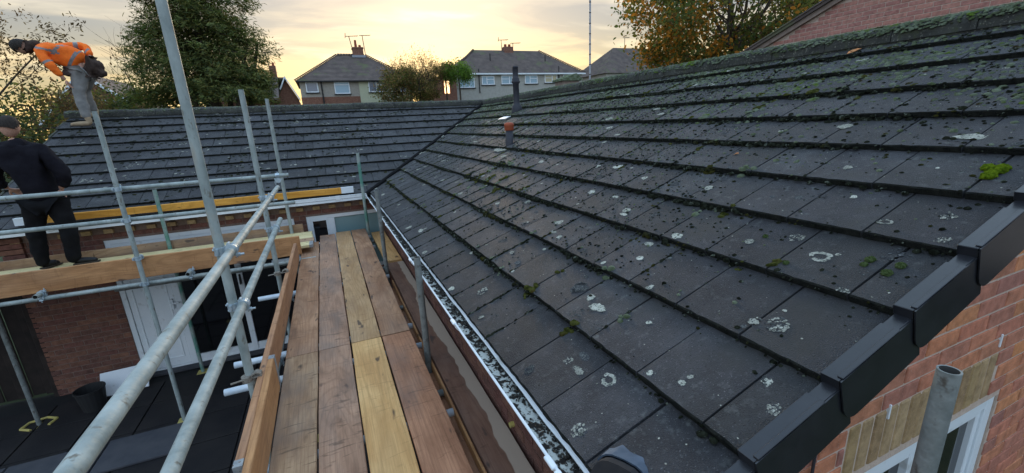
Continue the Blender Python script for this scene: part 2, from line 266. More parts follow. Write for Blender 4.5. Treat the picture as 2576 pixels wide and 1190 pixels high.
# ------------------------------------------------------------------ mesh helpers
class MB:
    def __init__(s): s.v = []; s.f = []; s.m = []; s.r = []
    def add(s, vs_, fs, mi=0, rv=0.0):
        k = len(s.v); s.v += [tuple(p) for p in vs_]; s.f += [tuple(i+k for i in f) for f in fs]; s.m += [mi]*len(fs); s.r += [rv]*len(fs); return s
    def box(s, x0, x1, y0, y1, z0, z1, mi=0, Mx=None, rv=0.0):
        p = [Vector((x, y, z)) for z in (z0, z1) for y in (y0, y1) for x in (x0, x1)]
        if Mx is not None: p = [Mx @ q for q in p]
        return s.add(p, [(0, 2, 3, 1), (4, 5, 7, 6), (0, 1, 5, 4), (2, 6, 7, 3), (0, 4, 6, 2), (1, 3, 7, 5)], mi, rv)
    def bbox(s, x0, x1, y0, y1, z0, z1, b=0.004, mi=0, rv=0.0, Mx=None):
        """box with chamfered edges (24 verts)"""
        vs_ = []; idx = {}
        for ix, x in enumerate((x0, x1)):
            for iy, y in enumerate((y0, y1)):
                for iz, z in enumerate((z0, z1)):
                    sx, sy, sz = (1-2*ix)*b, (1-2*iy)*b, (1-2*iz)*b
                    for a, d in enumerate(((0, sy, sz), (sx, 0, sz), (sx, sy, 0))):
                        idx[(ix, iy, iz, a)] = len(vs_); q = Vector((x+d[0], y+d[1], z+d[2])); vs_.append(Mx @ q if Mx is not None else q)
        F = []
        for a in range(3):
            o = [i for i in range(3) if i != a]
            for side in (0, 1):
                f = []
                for c in ((0, 0), (1, 0), (1, 1), (0, 1)):
                    t = [0, 0, 0]; t[a] = side; t[o[0]] = c[0]; t[o[1]] = c[1]; f.append(idx[(*t, a)])
                F.append(tuple(f))
        for a in range(3):
            o = [i for i in range(3) if i != a]
            for c0 in (0, 1):
                for c1 in (0, 1):
                    t0 = [0, 0, 0]; t0[o[0]] = c0; t0[o[1]] = c1; t1 = list(t0); t1[a] = 1
                    F.append((idx[(*t0, o[0])], idx[(*t1, o[0])], idx[(*t1, o[1])], idx[(*t0, o[1])]))
        for ix in (0, 1):
            for iy in (0, 1):
                for iz in (0, 1): F.append(tuple(idx[(ix, iy, iz, a)] for a in range(3)))
        return s.add(vs_, F, mi, rv)
    def tube(s, p0, p1, r, r1=None, n=16, mi=0, caps=True, hollow=None, rings=1, wob=0.0):
        p0 = Vector(p0); p1 = Vector(p1); r1 = r if r1 is None else r1; d = (p1-p0); ln = d.length; d.normalize()
        a = d.orthogonal().normalized(); b = d.cross(a); k = len(s.v); V_ = []; F = []
        for j in range(rings+1):
            t = j/rings; c = p0+d*ln*t; rr = r+(r1-r)*t
            for i in range(n):
                th = 2*math.pi*i/n; w = 1+random.uniform(-wob, wob); V_.append(c+(a*math.cos(th)+b*math.sin(th))*rr*w)
        for j in range(rings):
            for i in range(n): F.append((j*n+i, j*n+(i+1) % n, (j+1)*n+(i+1) % n, (j+1)*n+i))
        s.add(V_, F, mi)
        if hollow is None:
            if caps: s.f += [tuple(k+i for i in range(n))[::-1], tuple(k+rings*n+i for i in range(n))]; s.m += [mi, mi]; s.r += [0, 0]
        else:
            for end, (c, rr, dd) in enumerate(((p0, r, d), (p1, r1, -d))):
                V2 = []
                for q, e in ((rr, 0), (rr-0.0045, 0), (rr-0.0045, 0.16)):
                    for i in range(n):
                        th = 2*math.pi*i/n; V2.append(c+dd*e+(a*math.cos(th)+b*math.sin(th))*q)
                k2 = len(s.v); s.add(V2, [], mi)
                for j, m_ in ((0, mi), (1, hollow)):
                    for i in range(n): s.f.append((k2+j*n+i, k2+j*n+(i+1) % n, k2+(j+1)*n+(i+1) % n, k2+(j+1)*n+i)); s.m.append(m_); s.r.append(0)
                s.f.append(tuple(k2+2*n+i for i in range(n))); s.m.append(hollow); s.r.append(0)
        return s
    def path(s, pts, radii, n=6, mi=0):
        for i in range(len(pts)-1): s.tube(pts[i], pts[i+1], radii[i], radii[i+1], n=n, mi=mi)
        return s
    def prism(s, poly, axis, a0, a1, mi=0):
        """poly: 2-D points; extruded along axis ('x','y','z')"""
        def P(u, v, a): return {'x': (a, u, v), 'y': (u, a, v), 'z': (u, v, a)}[axis]
        n = len(poly); V_ = [P(*p, a0) for p in poly]+[P(*p, a1) for p in poly]
        return s.add(V_, [tuple(range(n))[::-1], tuple(range(n, 2*n))]+[(i, (i+1) % n, n+(i+1) % n, n+i) for i in range(n)], mi)
    def mesh(s, name='mesh', mats=(), smooth=False):
        me = bpy.data.meshes.new(name); me.from_pydata(s.v, [], s.f)
        for m in mats: me.materials.append(m)
        if len(mats) > 1: me.polygons.foreach_set('material_index', s.m)
        if any(s.r):
            at = me.attributes.new('rnd', 'FLOAT', 'FACE'); at.data.foreach_set('value', s.r)
        if smooth: me.polygons.foreach_set('use_smooth', [True]*len(s.f))
        me.update(); return me
def obj(name, me, parent=None, loc=None, mat=None):
    if mat is not None: me.materials.append(mat)
    o = bpy.data.objects.new(name, me); COL.objects.link(o)
    if loc is not None: o.location = loc
    if parent is not None: o.parent = parent
    return o
def part(name, mb, mats, parent=None, smooth=False, label=None, kind=None):
    mats = mats if isinstance(mats, (list, tuple)) else [mats]
    o = obj(name, mb.mesh(name, mats, smooth), parent)
    if label: o['label'] = label
    if kind: o['kind'] = kind
    return o
def tag(o, label, cat, group=None, kind=None):
    if label: o['label'] = label
    if cat: o['category'] = cat
    if group: o['group'] = group
    if kind: o['kind'] = kind
    return o
def thing(name, loc, label, cat, group=None, rz=0.0):
    o = bpy.data.objects.new(name, None); COL.objects.link(o); o.location = loc; o.rotation_euler = (0, 0, rz); o.empty_display_size = 0.1
    return tag(o, label, cat, group)
def world_part(name, mb, mats, parent, **k):
    """geometry given in world space under a thing whose Empty is translated"""
    o = part(name, mb, mats, parent, **k)
    r = parent
    while r.parent is not None: r = r.parent
    if parent is r: o.location = -Vector(r.location)
    return o
def recalc(me):
    bm = bmesh.new(); bm.from_mesh(me); bmesh.ops.recalc_face_normals(bm, faces=bm.faces); bm.to_mesh(me); bm.free(); return me
def bisect(me, co, no):
    """keep the side opposite to no"""
    bm = bmesh.new(); bm.from_mesh(me)
    g = bmesh.ops.bisect_plane(bm, geom=bm.verts[:]+bm.edges[:]+bm.faces[:], plane_co=co, plane_no=no, clear_outer=True)
    ed = [e for e in g['geom_cut'] if isinstance(e, bmesh.types.BMEdge)]
    if ed:
        try: bmesh.ops.holes_fill(bm, edges=ed)
        except Exception: pass
    bm.to_mesh(me); n = len(bm.verts); bm.free(); return n
def pixels(P):
    P = Vector(P); d = P.dot(fw)
    if d < 0.05: return None
    return 1288+1071.81*P.dot(cr)/d, 595-1071.81*P.dot(cu)/d, d
def on_screen(P, m=60):
    q = pixels(P)
    return q is not None and -m < q[0] < 2576+m and -m < q[1] < 1190+m
def scatter(name, tmpl_v, tmpl_f, pos, sca, rot, basis, mats, midx=None, rv=None):
    """join many copies of one small template; basis 3x3 (columns) per slope"""
    tv = np.array(tmpl_v, float); n = len(pos); k = len(tv)
    pos = np.array(pos, float); sca = np.array(sca, float).reshape(n, -1)
    if sca.shape[1] == 1: sca = np.repeat(sca, 3, 1)
    c, s_ = np.cos(rot), np.sin(rot); V_ = tv[None]*sca[:, None, :]
    X = V_[..., 0]*c[:, None]-V_[..., 1]*s_[:, None]; Y = V_[..., 0]*s_[:, None]+V_[..., 1]*c[:, None]
    V_ = np.stack([X, Y, V_[..., 2]], -1)
    B = np.array(basis, float)
    V_ = V_@B.T if B.ndim == 2 else np.einsum('nkj,nij->nki', V_, B)
    V_ = V_+pos[:, None, :]
    tf = tmpl_f; nf = len(tf); sizes = np.array([len(f) for f in tf]); flat = np.concatenate([np.array(f) for f in tf])
    me = bpy.data.meshes.new(name); me.vertices.add(n*k); me.vertices.foreach_set('co', V_.reshape(-1).astype(np.float32))
    loops = (flat[None]+np.arange(n)[:, None]*k).reshape(-1); me.loops.add(len(loops)); me.loops.foreach_set('vertex_index', loops.astype(np.int32))
    tot = np.tile(sizes, n); st = np.concatenate([[0], np.cumsum(tot)[:-1]]); me.polygons.add(len(tot))
    me.polygons.foreach_set('loop_start', st.astype(np.int32))
    try: me.polygons.foreach_set('loop_total', tot.astype(np.int32))
    except Exception: pass
    for m in mats: me.materials.append(m)
    if midx is not None: me.polygons.foreach_set('material_index', np.repeat(np.array(midx), nf).astype(np.int32))
    if rv is not None:
        at = me.attributes.new('rnd', 'FLOAT', 'FACE'); at.data.foreach_set('value', np.repeat(np.array(rv), nf).astype(np.float32))
    me.update(calc_edges=True); me.validate(); return me
def dome(n=7, rings=2):
    v = [(0, 0, 1)]; f = []
    for j in range(1, rings+1):
        th = math.pi/2*j/rings
        for i in range(n): a = 2*math.pi*i/n; q = 1+0.12*math.sin(3*i+j*2); v.append((math.sin(th)*math.cos(a)*q, math.sin(th)*math.sin(a)*q, math.cos(th)))
    for i in range(n): f.append((0, 1+i, 1+(i+1) % n))
    for j in range(rings-1):
        for i in range(n): a = 1+j*n; b = a+n; f.append((a+i, b+i, b+(i+1) % n, a+(i+1) % n))
    return v, f

# ------------------------------------------------------------------ setting: ground
GZ = -3.55
def ground_h(x, y):
    t = min(max((y-13)/26, 0), 1); t = t*t*(3-2*t); u = min(max((x-8)/18, 0), 1); u = u*u*(3-2*u)
    return GZ+max(t*3.0, u*2.4)+min(max((y-60)/600, 0), 1)*2.0
mb = MB(); xs = [-900, -400, -150, -60, -30, -20, -12, -6, 0, 6, 10, 14, 18, 24, 30, 50, 90, 200, 500, 900]; ys = [-600, -200, -60, -20, -5, 0, 5, 10, 13, 16, 20, 24, 28, 32, 36, 40, 50, 60, 90, 200, 500, 900]
mb.add([(x, y, ground_h(x, y)) for y in ys for x in xs], [(j*len(xs)+i, j*len(xs)+i+1, (j+1)*len(xs)+i+1, (j+1)*len(xs)+i) for j in range(len(ys)-1) for i in range(len(xs)-1)])
part('ground', mb, MT['ground'], kind='structure')
pat = part('patio', MB().box(-9, 0.74, -2.5, 7.66, GZ+0.002, GZ+0.018), MT['tile_edge'], kind='structure')
vi = [MB().bbox(-0.297, 0.297, -0.297, 0.297, 0, 0.025, 0.004).mesh('slab', [MT['paving']])]
for i in range(10):
    for j in range(15):
        x, y = -5.7+i*0.61+0.3, -1.6+j*0.61
        if x > 0.4 or y > 7.1: continue
        s = obj('paving_slab', vi[0], pat, (x, y, GZ+0.016+random.uniform(0, 0.003)))
for i in range(4):
    s = obj('paving_slab', MB().bbox(-0.44, 0.44, -0.29, 0.29, 0, 0.03, 0.005).mesh('slab', [MT['slab_pale']]), pat, (-5.1+0.9*i, 5.62, GZ+0.044)); s['label'] = 'paler grey paving slab laid over the dark patio'
doormat = None

# ------------------------------------------------------------------ the bungalow: shell
XE, YE, ZE, T, G, TH = 0.60, 7.40, -1.04, 0.445, 0.315, 0.031
RUN = 3.37; XR = XE+RUN; YR = YE+RUN; ZR = ZE+T*RUN; YV = 0.60; XL = -4.20
bung = thing('bungalow', (0.78, 7.55, GZ), 'L-shaped red brick bungalow with dark mossy tiled roofs meeting in a valley', 'bungalow')
BO = Vector(bung.location)
def bpart(name, mb, mats, **k):
    o = part(name, mb, mats, bung, **k); o.location = -BO; return o
def gable_wall(): pass
WX, WY, GY = 0.78, 7.55, 0.68
mort = 0.004
# walls (mortar cores, bricks laid proud of them)
right_wall = bpart('wall', MB().box(WX+mort, WX+0.25, GY+0.01, WY+0.2, GZ, -1.10), MT['mortar_dark'], label='long side wall under the white gutter by the walkway')
xa, xb = WX+0.01, 6.9
GWX0, GWX1, GWZ0, GWZ1 = 1.50, 2.68, -2.4, -1.32
SOX0, SOX1, SOZ = 1.50, 2.55, -1.055
def gtop(x): return ZE-0.08+T*(x-XE)-0.01 if x < XR else ZE-0.08+T*(2*XR-x-XE)-0.01
gw = MB()
gw.prism([(xa, GZ), (GWX0, GZ), (GWX0, gtop(GWX0)), (xa, gtop(xa))], 'y', GY+mort, GY+0.25)
gw.prism([(GWX0, GZ), (GWX1, GZ), (GWX1, GWZ0), (GWX0, GWZ0)], 'y', GY+mort, GY+0.25)
gw.prism([(GWX0, GWZ1), (GWX1, GWZ1), (GWX1, gtop(GWX1)), (GWX0, gtop(GWX0))], 'y', GY+mort, GY+0.25)
gw.prism([(GWX1, GZ), (xb, GZ), (xb, gtop(xb)), (XR, gtop(XR)), (GWX1, gtop(GWX1))], 'y', GY+mort, GY+0.25)
gable = bpart('gable_wall', gw, MT['mortar'], label='gable end wall of light red brick with a white window')
lw = MB(); LX0, LX1 = -4.0, WX
# front wall of the left wing with openings
DX0, DX1, DZ = -3.0, -0.6, -1.365
NX0, NX1, NZ0 = -0.42, 0.76, -2.38
for (a, b, c, d) in ((LX0, DX0, GZ, -1.13), (DX0, DX1, DZ, -1.13), (DX1, NX0, GZ, -1.13), (NX0, NX1, DZ, -1.13), (NX0, NX1, GZ, NZ0), (NX1, LX1, GZ, -1.13)):
    lw.box(a, b, WY+mort, WY+0.25, c, d)
lw.box(LX0, LX0+0.25, WY+0.25, 13.6, GZ, -1.13)
front = bpart('wall', lw, MT['mortar_dark'], label='garden wall of darker red-brown brick behind the scaffold')
# brick laying --------------------------------------------------------------
def brick_mesh(l, h, d, mat, b=0.003): return MB().bbox(-l/2, l/2, -0.0, d, -h/2, h/2, b).mesh('brick', [mat])
LB, HB = 0.215, 0.065
def lay(parent, mat, x0, x1, z0, z1, face, keep, front_test, cap, cut=None, holes=()):
    """face: function (u, z)-> (location, rot z). individual bricks for those that show largest, rest joined as stuff"""
    items = []; nrow = int((z1-z0)/0.075)+1
    for r in range(nrow):
        z = z1-0.0375-r*0.075
        if z < z0: break
        off = 0.1125*(r % 2); u = x0+off-0.1125
        while u < x1+0.1:
            a = max(u-LB/2, x0+0.002); b = min(u+LB/2, x1-0.002); iv = [(a, b)]
            for (h0, h1, g0, g1) in holes:
                if g0 < z < g1: iv = [q for (p0, p1) in iv for q in ((p0, min(p1, h0-0.004)), (max(p0, h1+0.004), p1)) if q[1]-q[0] > 0.001] if True else iv
            seen = set()
            for (a, b) in iv:
                key = (round(a, 3), round(b, 3))
                if key in seen: continue
                seen.add(key)
                if b-a > 0.03 and keep((a+b)/2, z, (b-a)/2): items.append(((a+b)/2, z, b-a))
            u += 0.225
    base = {}
    sc_ = []
    for it in items:
        P, rz = face(it[0], it[1]); W_ = Vector(P); s_ = 1.0/max(W_.length, 0.3)
        if not (on_screen(W_, 90) and front_test(it[0], it[1])): s_ = 0
        sc_.append(s_)
    order = sorted(range(len(items)), key=lambda i: -sc_[i]); chosen = set(i for i in order[:cap] if sc_[i] > 0)
    st = MB(); root = Vector((0, 0, 0))
    for i, (u, z, l) in enumerate(items):
        P, rz = face(u, z); l = round(l, 3); proud = random.uniform(0, 0.002)
        Mx = Matrix.Translation(P) @ Matrix.Rotation(rz, 4, 'Z') @ Matrix.Translation((0, -proud, 0)) @ Matrix.Rotation(random.uniform(-0.006, 0.006), 4, 'Y')
        ct = cut(u, z, l) if cut else None
        if i in chosen:
            if ct:
                me = brick_mesh(l, HB, 0.05, mat); me.transform(Mx)
                if bisect(me, *ct) < 4: continue
                me.transform(Mx.inverted())
            else:
                if l not in base: base[l] = brick_mesh(l, HB, 0.05, mat)
                me = base[l]
            o = bpy.data.objects.new('brick', me); COL.objects.link(o); o.parent = parent; o.matrix_local = Mx
        elif not ct:
            st.box(-l/2, l/2, 0, 0.04, -HB/2, HB/2, 0, Mx, random.random()*0.999+0.0005)
    if st.f:
        o = part('brick_courses', st, mat, parent); o['kind'] = 'stuff'
    return len(chosen)
# gable wall facing -Y at GY
def keep_g(u, z, hl):
    top = ZE-0.06+T*(u-XE)
    if z-HB/2 > min(top+T*hl, ZE-0.06+T*(2*XR-u-XE)): return False
    return u < 6.7
def cut_g(u, z, l):
    if z+HB/2 > ZE-0.06+T*(u-l/2-XE) and u < XR: return (Vector((u, GY, ZE-0.06+T*(u-XE))), Vector((-T, 0, 1)).normalized())
    if u >= XR and z+HB/2 > ZE-0.06+T*(2*XR-u-l/2-XE): return (Vector((u, GY, ZE-0.06+T*(2*XR-u-XE))), Vector((T, 0, 1)).normalized())
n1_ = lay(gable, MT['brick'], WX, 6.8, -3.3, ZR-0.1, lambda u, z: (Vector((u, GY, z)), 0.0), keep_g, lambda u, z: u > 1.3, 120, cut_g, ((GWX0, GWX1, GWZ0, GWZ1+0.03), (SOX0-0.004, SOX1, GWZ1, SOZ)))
# buff soldier bricks above the gable window
for i in range(14):
    x = SOX0+0.0375+i*0.075
    o = bpy.data.objects.new('soldier_brick', brick_mesh(0.069, LB+0.005, 0.05, MT['brick_buff'], 0.008) if i == 0 else o.data); COL.objects.link(o); o.parent = gable; o.location = (x, GY-random.uniform(0, 0.002), (GWZ1+SOZ)/2+0.012)
for i, (x, z) in enumerate(((1.725, -1.075), (2.515, -1.0))):
    w = part('weep_vent', MB().bbox(x-0.0045, x+0.0045, GY-0.006, GY+0.01, z-0.030, z+0.030, 0.0015), MT['upvc'], gable)
part('cable', MB().path([(1.30, GY-0.012, -1.02), (1.30, GY-0.012, -1.6), (1.29, GY-0.012, -3.3)], [0.005]*3, 8), MT['pvc_grey'], gable)
# left wing front wall
def keep_f(u, z, hl):
    if z > -1.135: return False
    return True
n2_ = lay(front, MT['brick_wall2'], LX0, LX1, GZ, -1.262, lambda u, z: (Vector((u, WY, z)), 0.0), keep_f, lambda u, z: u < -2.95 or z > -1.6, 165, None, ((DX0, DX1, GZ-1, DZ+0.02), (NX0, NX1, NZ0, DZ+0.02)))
# right side wall facing -X
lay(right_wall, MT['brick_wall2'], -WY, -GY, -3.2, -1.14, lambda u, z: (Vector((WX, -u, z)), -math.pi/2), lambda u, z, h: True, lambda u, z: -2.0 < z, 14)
# buff header dentils under the gutter
for i in range(20):
    x = LX0+0.14+i*0.241
    if x > 0.55: break
    part('dentil_brick', MB().bbox(x-0.052, x+0.052, WY-0.045, WY+0.01, -1.258, -1.198, 0.003), MT['brick_buff'], front)
for k in range(4):   # stepped corbel at the wall end
    part('corbel_brick', MB().bbox(LX0-0.06*(3-k)-0.02, LX0+0.20, WY-0.05, WY+0.15, -1.25-k*0.075, -1.185-k*0.075, 0.004), MT['brick_wall2'], front)
# windows and doors ----------------------------------------------------------
def frame(mb, x0, x1, y0, y1, z0, z1, w):
    mb.bbox(x0, x0+w, y0, y1, z0, z1, 0.004); mb.bbox(x1-w, x1, y0, y1, z0, z1, 0.004); mb.bbox(x0+w, x1-w, y0, y1, z1-w, z1, 0.004); mb.bbox(x0+w, x1-w, y0, y1, z0, z0+w, 0.004)
wf = MB(); frame(wf, GWX0, GWX1, GY+0.012, GY+0.07, GWZ0, GWZ1, 0.062); frame(wf, GWX0+0.064, GWX1-0.064, GY+0.022, GY+0.066, GWZ0+0.064, GWZ1-0.064, 0.035); wf.bbox(2.02, 2.07, GY+0.016, GY+0.064, GWZ0+0.06, GWZ1-0.06, 0.004)
win = bpart('window', wf, MT['upvc'], label='white framed window in the gable wall')
part('pane', MB().box(GWX0+0.09, GWX1-0.09, GY+0.045, GY+0.052, GWZ0+0.09, GWZ1-0.09), MT['glass_dark'], win)
bl = MB()
for i in range(18): bl.box(GWX1-0.13-i*0.024, GWX1-0.12-i*0.024, GY+0.10, GY+0.105, GWZ0+0.1, GWZ1-0.1)
part('blind_slats', bl, MT['upvc'], win, kind='stuff')
df = MB(); frame(df, DX0, DX1, WY+0.01, WY+0.08, GZ+0.03, DZ, 0.065)
df.box(DX0+0.065, DX1-0.065, WY+0.02, WY+0.075, DZ-0.20, DZ-0.067)
for x in (-2.345, -1.50): df.bbox(x-0.04, x+0.04, WY+0.005, WY+0.075, GZ+0.09, DZ-0.2, 0.004)
df.box(-2.3, DX1-0.07, WY+0.02, WY+0.07, GZ+0.095, GZ+0.20)
door = bpart('patio_door', df, MT['upvc'], label='white patio door frame with one solid leaf and two dark glass leaves')
lf = MB(); lf.bbox(DX0+0.07, -2.39, WY+0.022, WY+0.06, GZ+0.10, DZ-0.205, 0.004); frame(lf, DX0+0.13, -2.45, WY+0.012, WY+0.03, GZ+0.22, DZ-0.30, 0.02)
leaf = part('door_leaf', lf, MT['upvc'], door)
part('pane', MB().box(-2.3, -1.54, WY+0.045, WY+0.05, GZ+0.2, DZ-0.2), MT['glass_dark'], door); part('pane', MB().box(-1.46, DX1-0.07, WY+0.045, WY+0.05, GZ+0.2, DZ-0.2), MT['glass_dark'], door)
part('handle', MB().bbox(-2.44, -2.41, WY-0.02, WY+0.02, -2.52, -2.36, 0.006).bbox(-2.44, -2.33, WY-0.045, WY-0.02, -2.44, -2.415, 0.005), MT['upvc'], door)
part('handle', MB().bbox(-1.512, -1.488, WY-0.02, WY+0.01, -2.30, -2.14, 0.004).bbox(-1.51, -1.49, WY-0.05, WY-0.02, -2.3, -2.18, 0.004), MT['black'], door)
w2 = MB(); frame(w2, NX0, NX1, WY+0.01, WY+0.08, NZ0, DZ, 0.06); w2.bbox(-0.10, 0.0, WY+0.005, WY+0.078, NZ0+0.06, DZ-0.06, 0.004); frame(w2, -0.36, -0.10, WY+0.002, WY+0.05, NZ0+0.06, DZ-0.06, 0.03)
win2 = bpart('window', w2, MT['upvc'], label='white framed garden window with a pale teal blind')
part('pane', MB().box(-0.33, -0.13, WY+0.04, WY+0.045, NZ0+0.09, DZ-0.09), MT['glass_dark'], win2); part('pane', MB().box(0.0, NX1-0.06, WY+0.04, WY+0.045, NZ0+0.06, DZ-0.06), MT['glass_blind'], win2)
part('door_sill', MB().bbox(DX0-0.02, DX1+0.02, WY-0.09, WY+0.01, GZ+0.02, GZ+0.075, 0.01), MT['slab_pale'], door)

# ------------------------------------------------------------------ roof slopes
def nomz(b): return ZE+T*b
def surf(b):
    k = max(math.floor(b/G+1e-6), 0); t = (b-k*G)/G; return nomz(k*G)+t*(T*G-TH)
roof_r = bpart('roof_slope', MB().prism([(XE+0.03, ZE-0.06), (XR, ZR-0.06), (XR+RUN, ZE-0.06), (XR+RUN, ZE-0.09), (XR, ZR-0.12), (XE+0.03, ZE-0.10)], 'y', YV+0.03, 11.2), MT['tile_edge'], label='long mossy dark slope beside the scaffold walkway')
lm = MB(); lm.prism([(YE+0.03, ZE-0.06), (YR, ZR-0.06), (YR+RUN, ZE-0.06), (YR+RUN, ZE-0.09), (YR, ZR-0.12), (YE+0.03, ZE-0.10)], 'x', XL+0.05, XR)
roof_l = bpart('roof_slope', lm, MT['tile_edge'], label='far dark slope of the left wing above the garden wall')
back = MB(); back.add([(XR, YV, ZR-0.01), (XR+RUN, YV, ZE), (XR+RUN, YR+3, ZE), (XR, YR+3, ZR-0.01)], [(0, 1, 2, 3)]); back.add([(XL, YR, ZR-0.01), (XR, YR, ZR-0.01), (XR, YR+RUN, ZE), (XL, YR+RUN, ZE)], [(0, 1, 2, 3)])
bpart('rear_roof', back, MT['tile'])
def tile_mesh(seed, w=0.2915, L_=0.372):
    rn = random.Random(seed); nx = 9; V_ = []; F = []
    xs_ = [-w/2+w*i/(nx-1) for i in range(nx)]; c = 0.005
    rows = []
    # cross-section around the slab: back top, front top (chamfer), front face, front bottom, back bottom
    prof = [(L_, 0.0), (0.09, 0.0), (c, -0.0005), (0.0, -c), (0.0, -TH+0.004), (0.003, -TH), (L_, -TH)]
    for j, (y, z) in enumerate(prof):
        for i, x in enumerate(xs_):
            q = 1 if j in (2, 3, 4) else 0
            ex = 0.0015 if (i in (0, nx-1) and j < 3) else 0
            V_.append((x*(1-0.004*(i in (0, nx-1))), y+q*rn.uniform(-0.0022, 0.0022), z+q*rn.uniform(-0.0012, 0.0010)-ex))
    for j in range(len(prof)-1):
        for i in range(nx-1): F.append((j*nx+i, j*nx+i+1, (j+1)*nx+i+1, (j+1)*nx+i))
    F.append(tuple((j*nx) for j in range(len(prof)))); F.append(tuple((j*nx+nx-1) for j in range(len(prof)))[::-1])
    mb_ = MB().add(V_, F); me = mb_.mesh('roof_tile', [MT['tile'], MT['tile_nose']])
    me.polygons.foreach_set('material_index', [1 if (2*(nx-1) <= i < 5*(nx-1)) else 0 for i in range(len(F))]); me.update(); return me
tile_vars = [tile_mesh(i) for i in range(6)]
tilt = math.atan2(T*G-TH, G)
def slope_matrix(side, a, b, z, dt=0.0, dr=0.0):
    """right: runs along -Y, rises along +X; left: runs along +X, rises along +Y"""
    if side == 'r': X = Vector((0, -1, 0)); B = Vector((1, 0, 0)); P = Vector((XE+b, a, z))
    else: X = Vector((1, 0, 0)); B = Vector((0, 1, 0)); P = Vector((a, YE+b, z))
    Y = B*math.cos(tilt+dt)+Vector((0, 0, 1))*math.sin(tilt+dt); Z = X.cross(Y)
    return Matrix.Translation(P) @ Matrix((X, Y, Z)).transposed().to_4x4() @ Matrix.Rotation(dr, 4, 'Z')
TW = 0.298
cands = []
for k in range(11):
    b = k*G; off = (0.5*TW if k % 2 else 0.0)+0.0
    a = YV-0.0+TW/2-off+0.03
    while a-TW/2 < YE+b+0.6: cands.append(('r', a, b, k)); a += TW
    a = XL+TW/2-off+0.01
    while a-TW/2 < XE+b+0.6: cands.append(('l', a, b, k)); a += TW
jobs = []
gapv = 0.045
for side, a, b, k in cands:
    if b > RUN-0.05: continue
    z = nomz(b)+random.uniform(-0.0012, 0.0012)
    Mx = slope_matrix(side, a, b, z, random.uniform(-0.003, 0.003), random.gauss(0, 0.004))
    lo, hi = a-TW/2, a+TW/2; Ltop = min(b+0.36, RUN)
    cuts = []
    lim_lo = (YV+0.005) if side == 'r' else XL
    off0 = (YE if side == 'r' else XE)
    if lo > off0+Ltop-gapv: continue
    if hi > off0+b-gapv-0.005:
        n = Vector((-1, 1, 0)).normalized() if side == 'r' else Vector((1, -1, 0)).normalized()
        co = Vector((XE, YE-gapv*1.3, 0)) if side == 'r' else Vector((XE-gapv*1.3, YE, 0))
        cuts.append((co, n))
    if lo < lim_lo-0.003: cuts.append((Vector((0, lim_lo, 0)), Vector((0, -1, 0))) if side == 'r' else (Vector((lim_lo, 0, 0)), Vector((-1, 0, 0))))
    if b+0.36 > RUN: cuts.append((Vector((XE+RUN-0.02, 0, 0)), Vector((1, 0, 0))) if side == 'r' else (Vector((0, YE+RUN-0.02, 0)), Vector((0, 1, 0))))
    c = Mx @ Vector((0, 0.17, 0)); nrm = Mx.to_3x3() @ Vector((0, 0, 1)); d = c.length
    area = abs(nrm.dot(c))/d**3 if on_screen(c, 40) else 0
    jobs.append((area, side, Mx, cuts))
jobs.sort(key=lambda j: -j[0])
left_st = {'r': MB(), 'l': MB()}
for i, (area, side, Mx, cuts) in enumerate(jobs):
    par = roof_r if side == 'r' else roof_l
    me = random.choice(tile_vars)
    if cuts:
        me = me.copy(); me.transform(Mx); dead = False
        for co, no in cuts:
            if bisect(me, co, no) < 4: dead = True; break
        if dead: continue
        me.transform(Mx.inverted())
    if i < 296 and area > 0:
        o = bpy.data.objects.new('roof_tile', me); COL.objects.link(o); o.parent = par; o.matrix_local = Mx
    else:
        left_st[side].add([Mx @ v.co for v in me.vertices], [tuple(p.vertices) for p in me.polygons], 0, random.random()*0.998+0.001); left_st[side].m[-len(me.polygons):] = [p.material_index for p in me.polygons]
part('far_roof_tiles', left_st['r'], [MT['tile'], MT['tile_nose']], roof_r, kind='stuff'); part('far_roof_tiles', left_st['l'], [MT['tile'], MT['tile_nose']], roof_l, kind='stuff')
# valley trough
vt = MB(); d1 = Vector((1, -1, 0)).normalized()
A0 = Vector((XE-0.06, YE-0.06, ZE-0.035)); A1 = Vector((XR, YR, ZR-0.01))
vt.add([A0+d1*0.10, A1+d1*0.10, A1-d1*0.10, A0-d1*0.10], [(0, 1, 2, 3)])
vt.tube(A0+Vector((0, 0, 0.012)), A1+Vector((0, 0, 0.012)), 0.034, n=8)
vl = bpart('valley_trough', vt, MT['valley'])
part('mortar_patch', MB().bbox(XR-0.10, XR-0.02, YR-0.12, YR-0.04, ZR-0.02, ZR+0.05, 0.01), MT['upvc'], vl)
pt = MB()
for i in range(4):
    t = 0.35+0.16*i+random.uniform(-0.03, 0.03); P = A0.lerp(A1, t)+d1*0.075; pt.bbox(-0.05, 0.05, -0.012, 0.012, 0, 0.008, 0.003, Mx=Matrix.Translation(P+Vector((0, 0, 0.028))) @ Matrix.Rotation(rad(45), 4, 'Z') @ Matrix.Rotation(-0.3, 4, 'Y'))
part('mortar_flecks', pt, MT['lichen'], vl, kind='stuff')
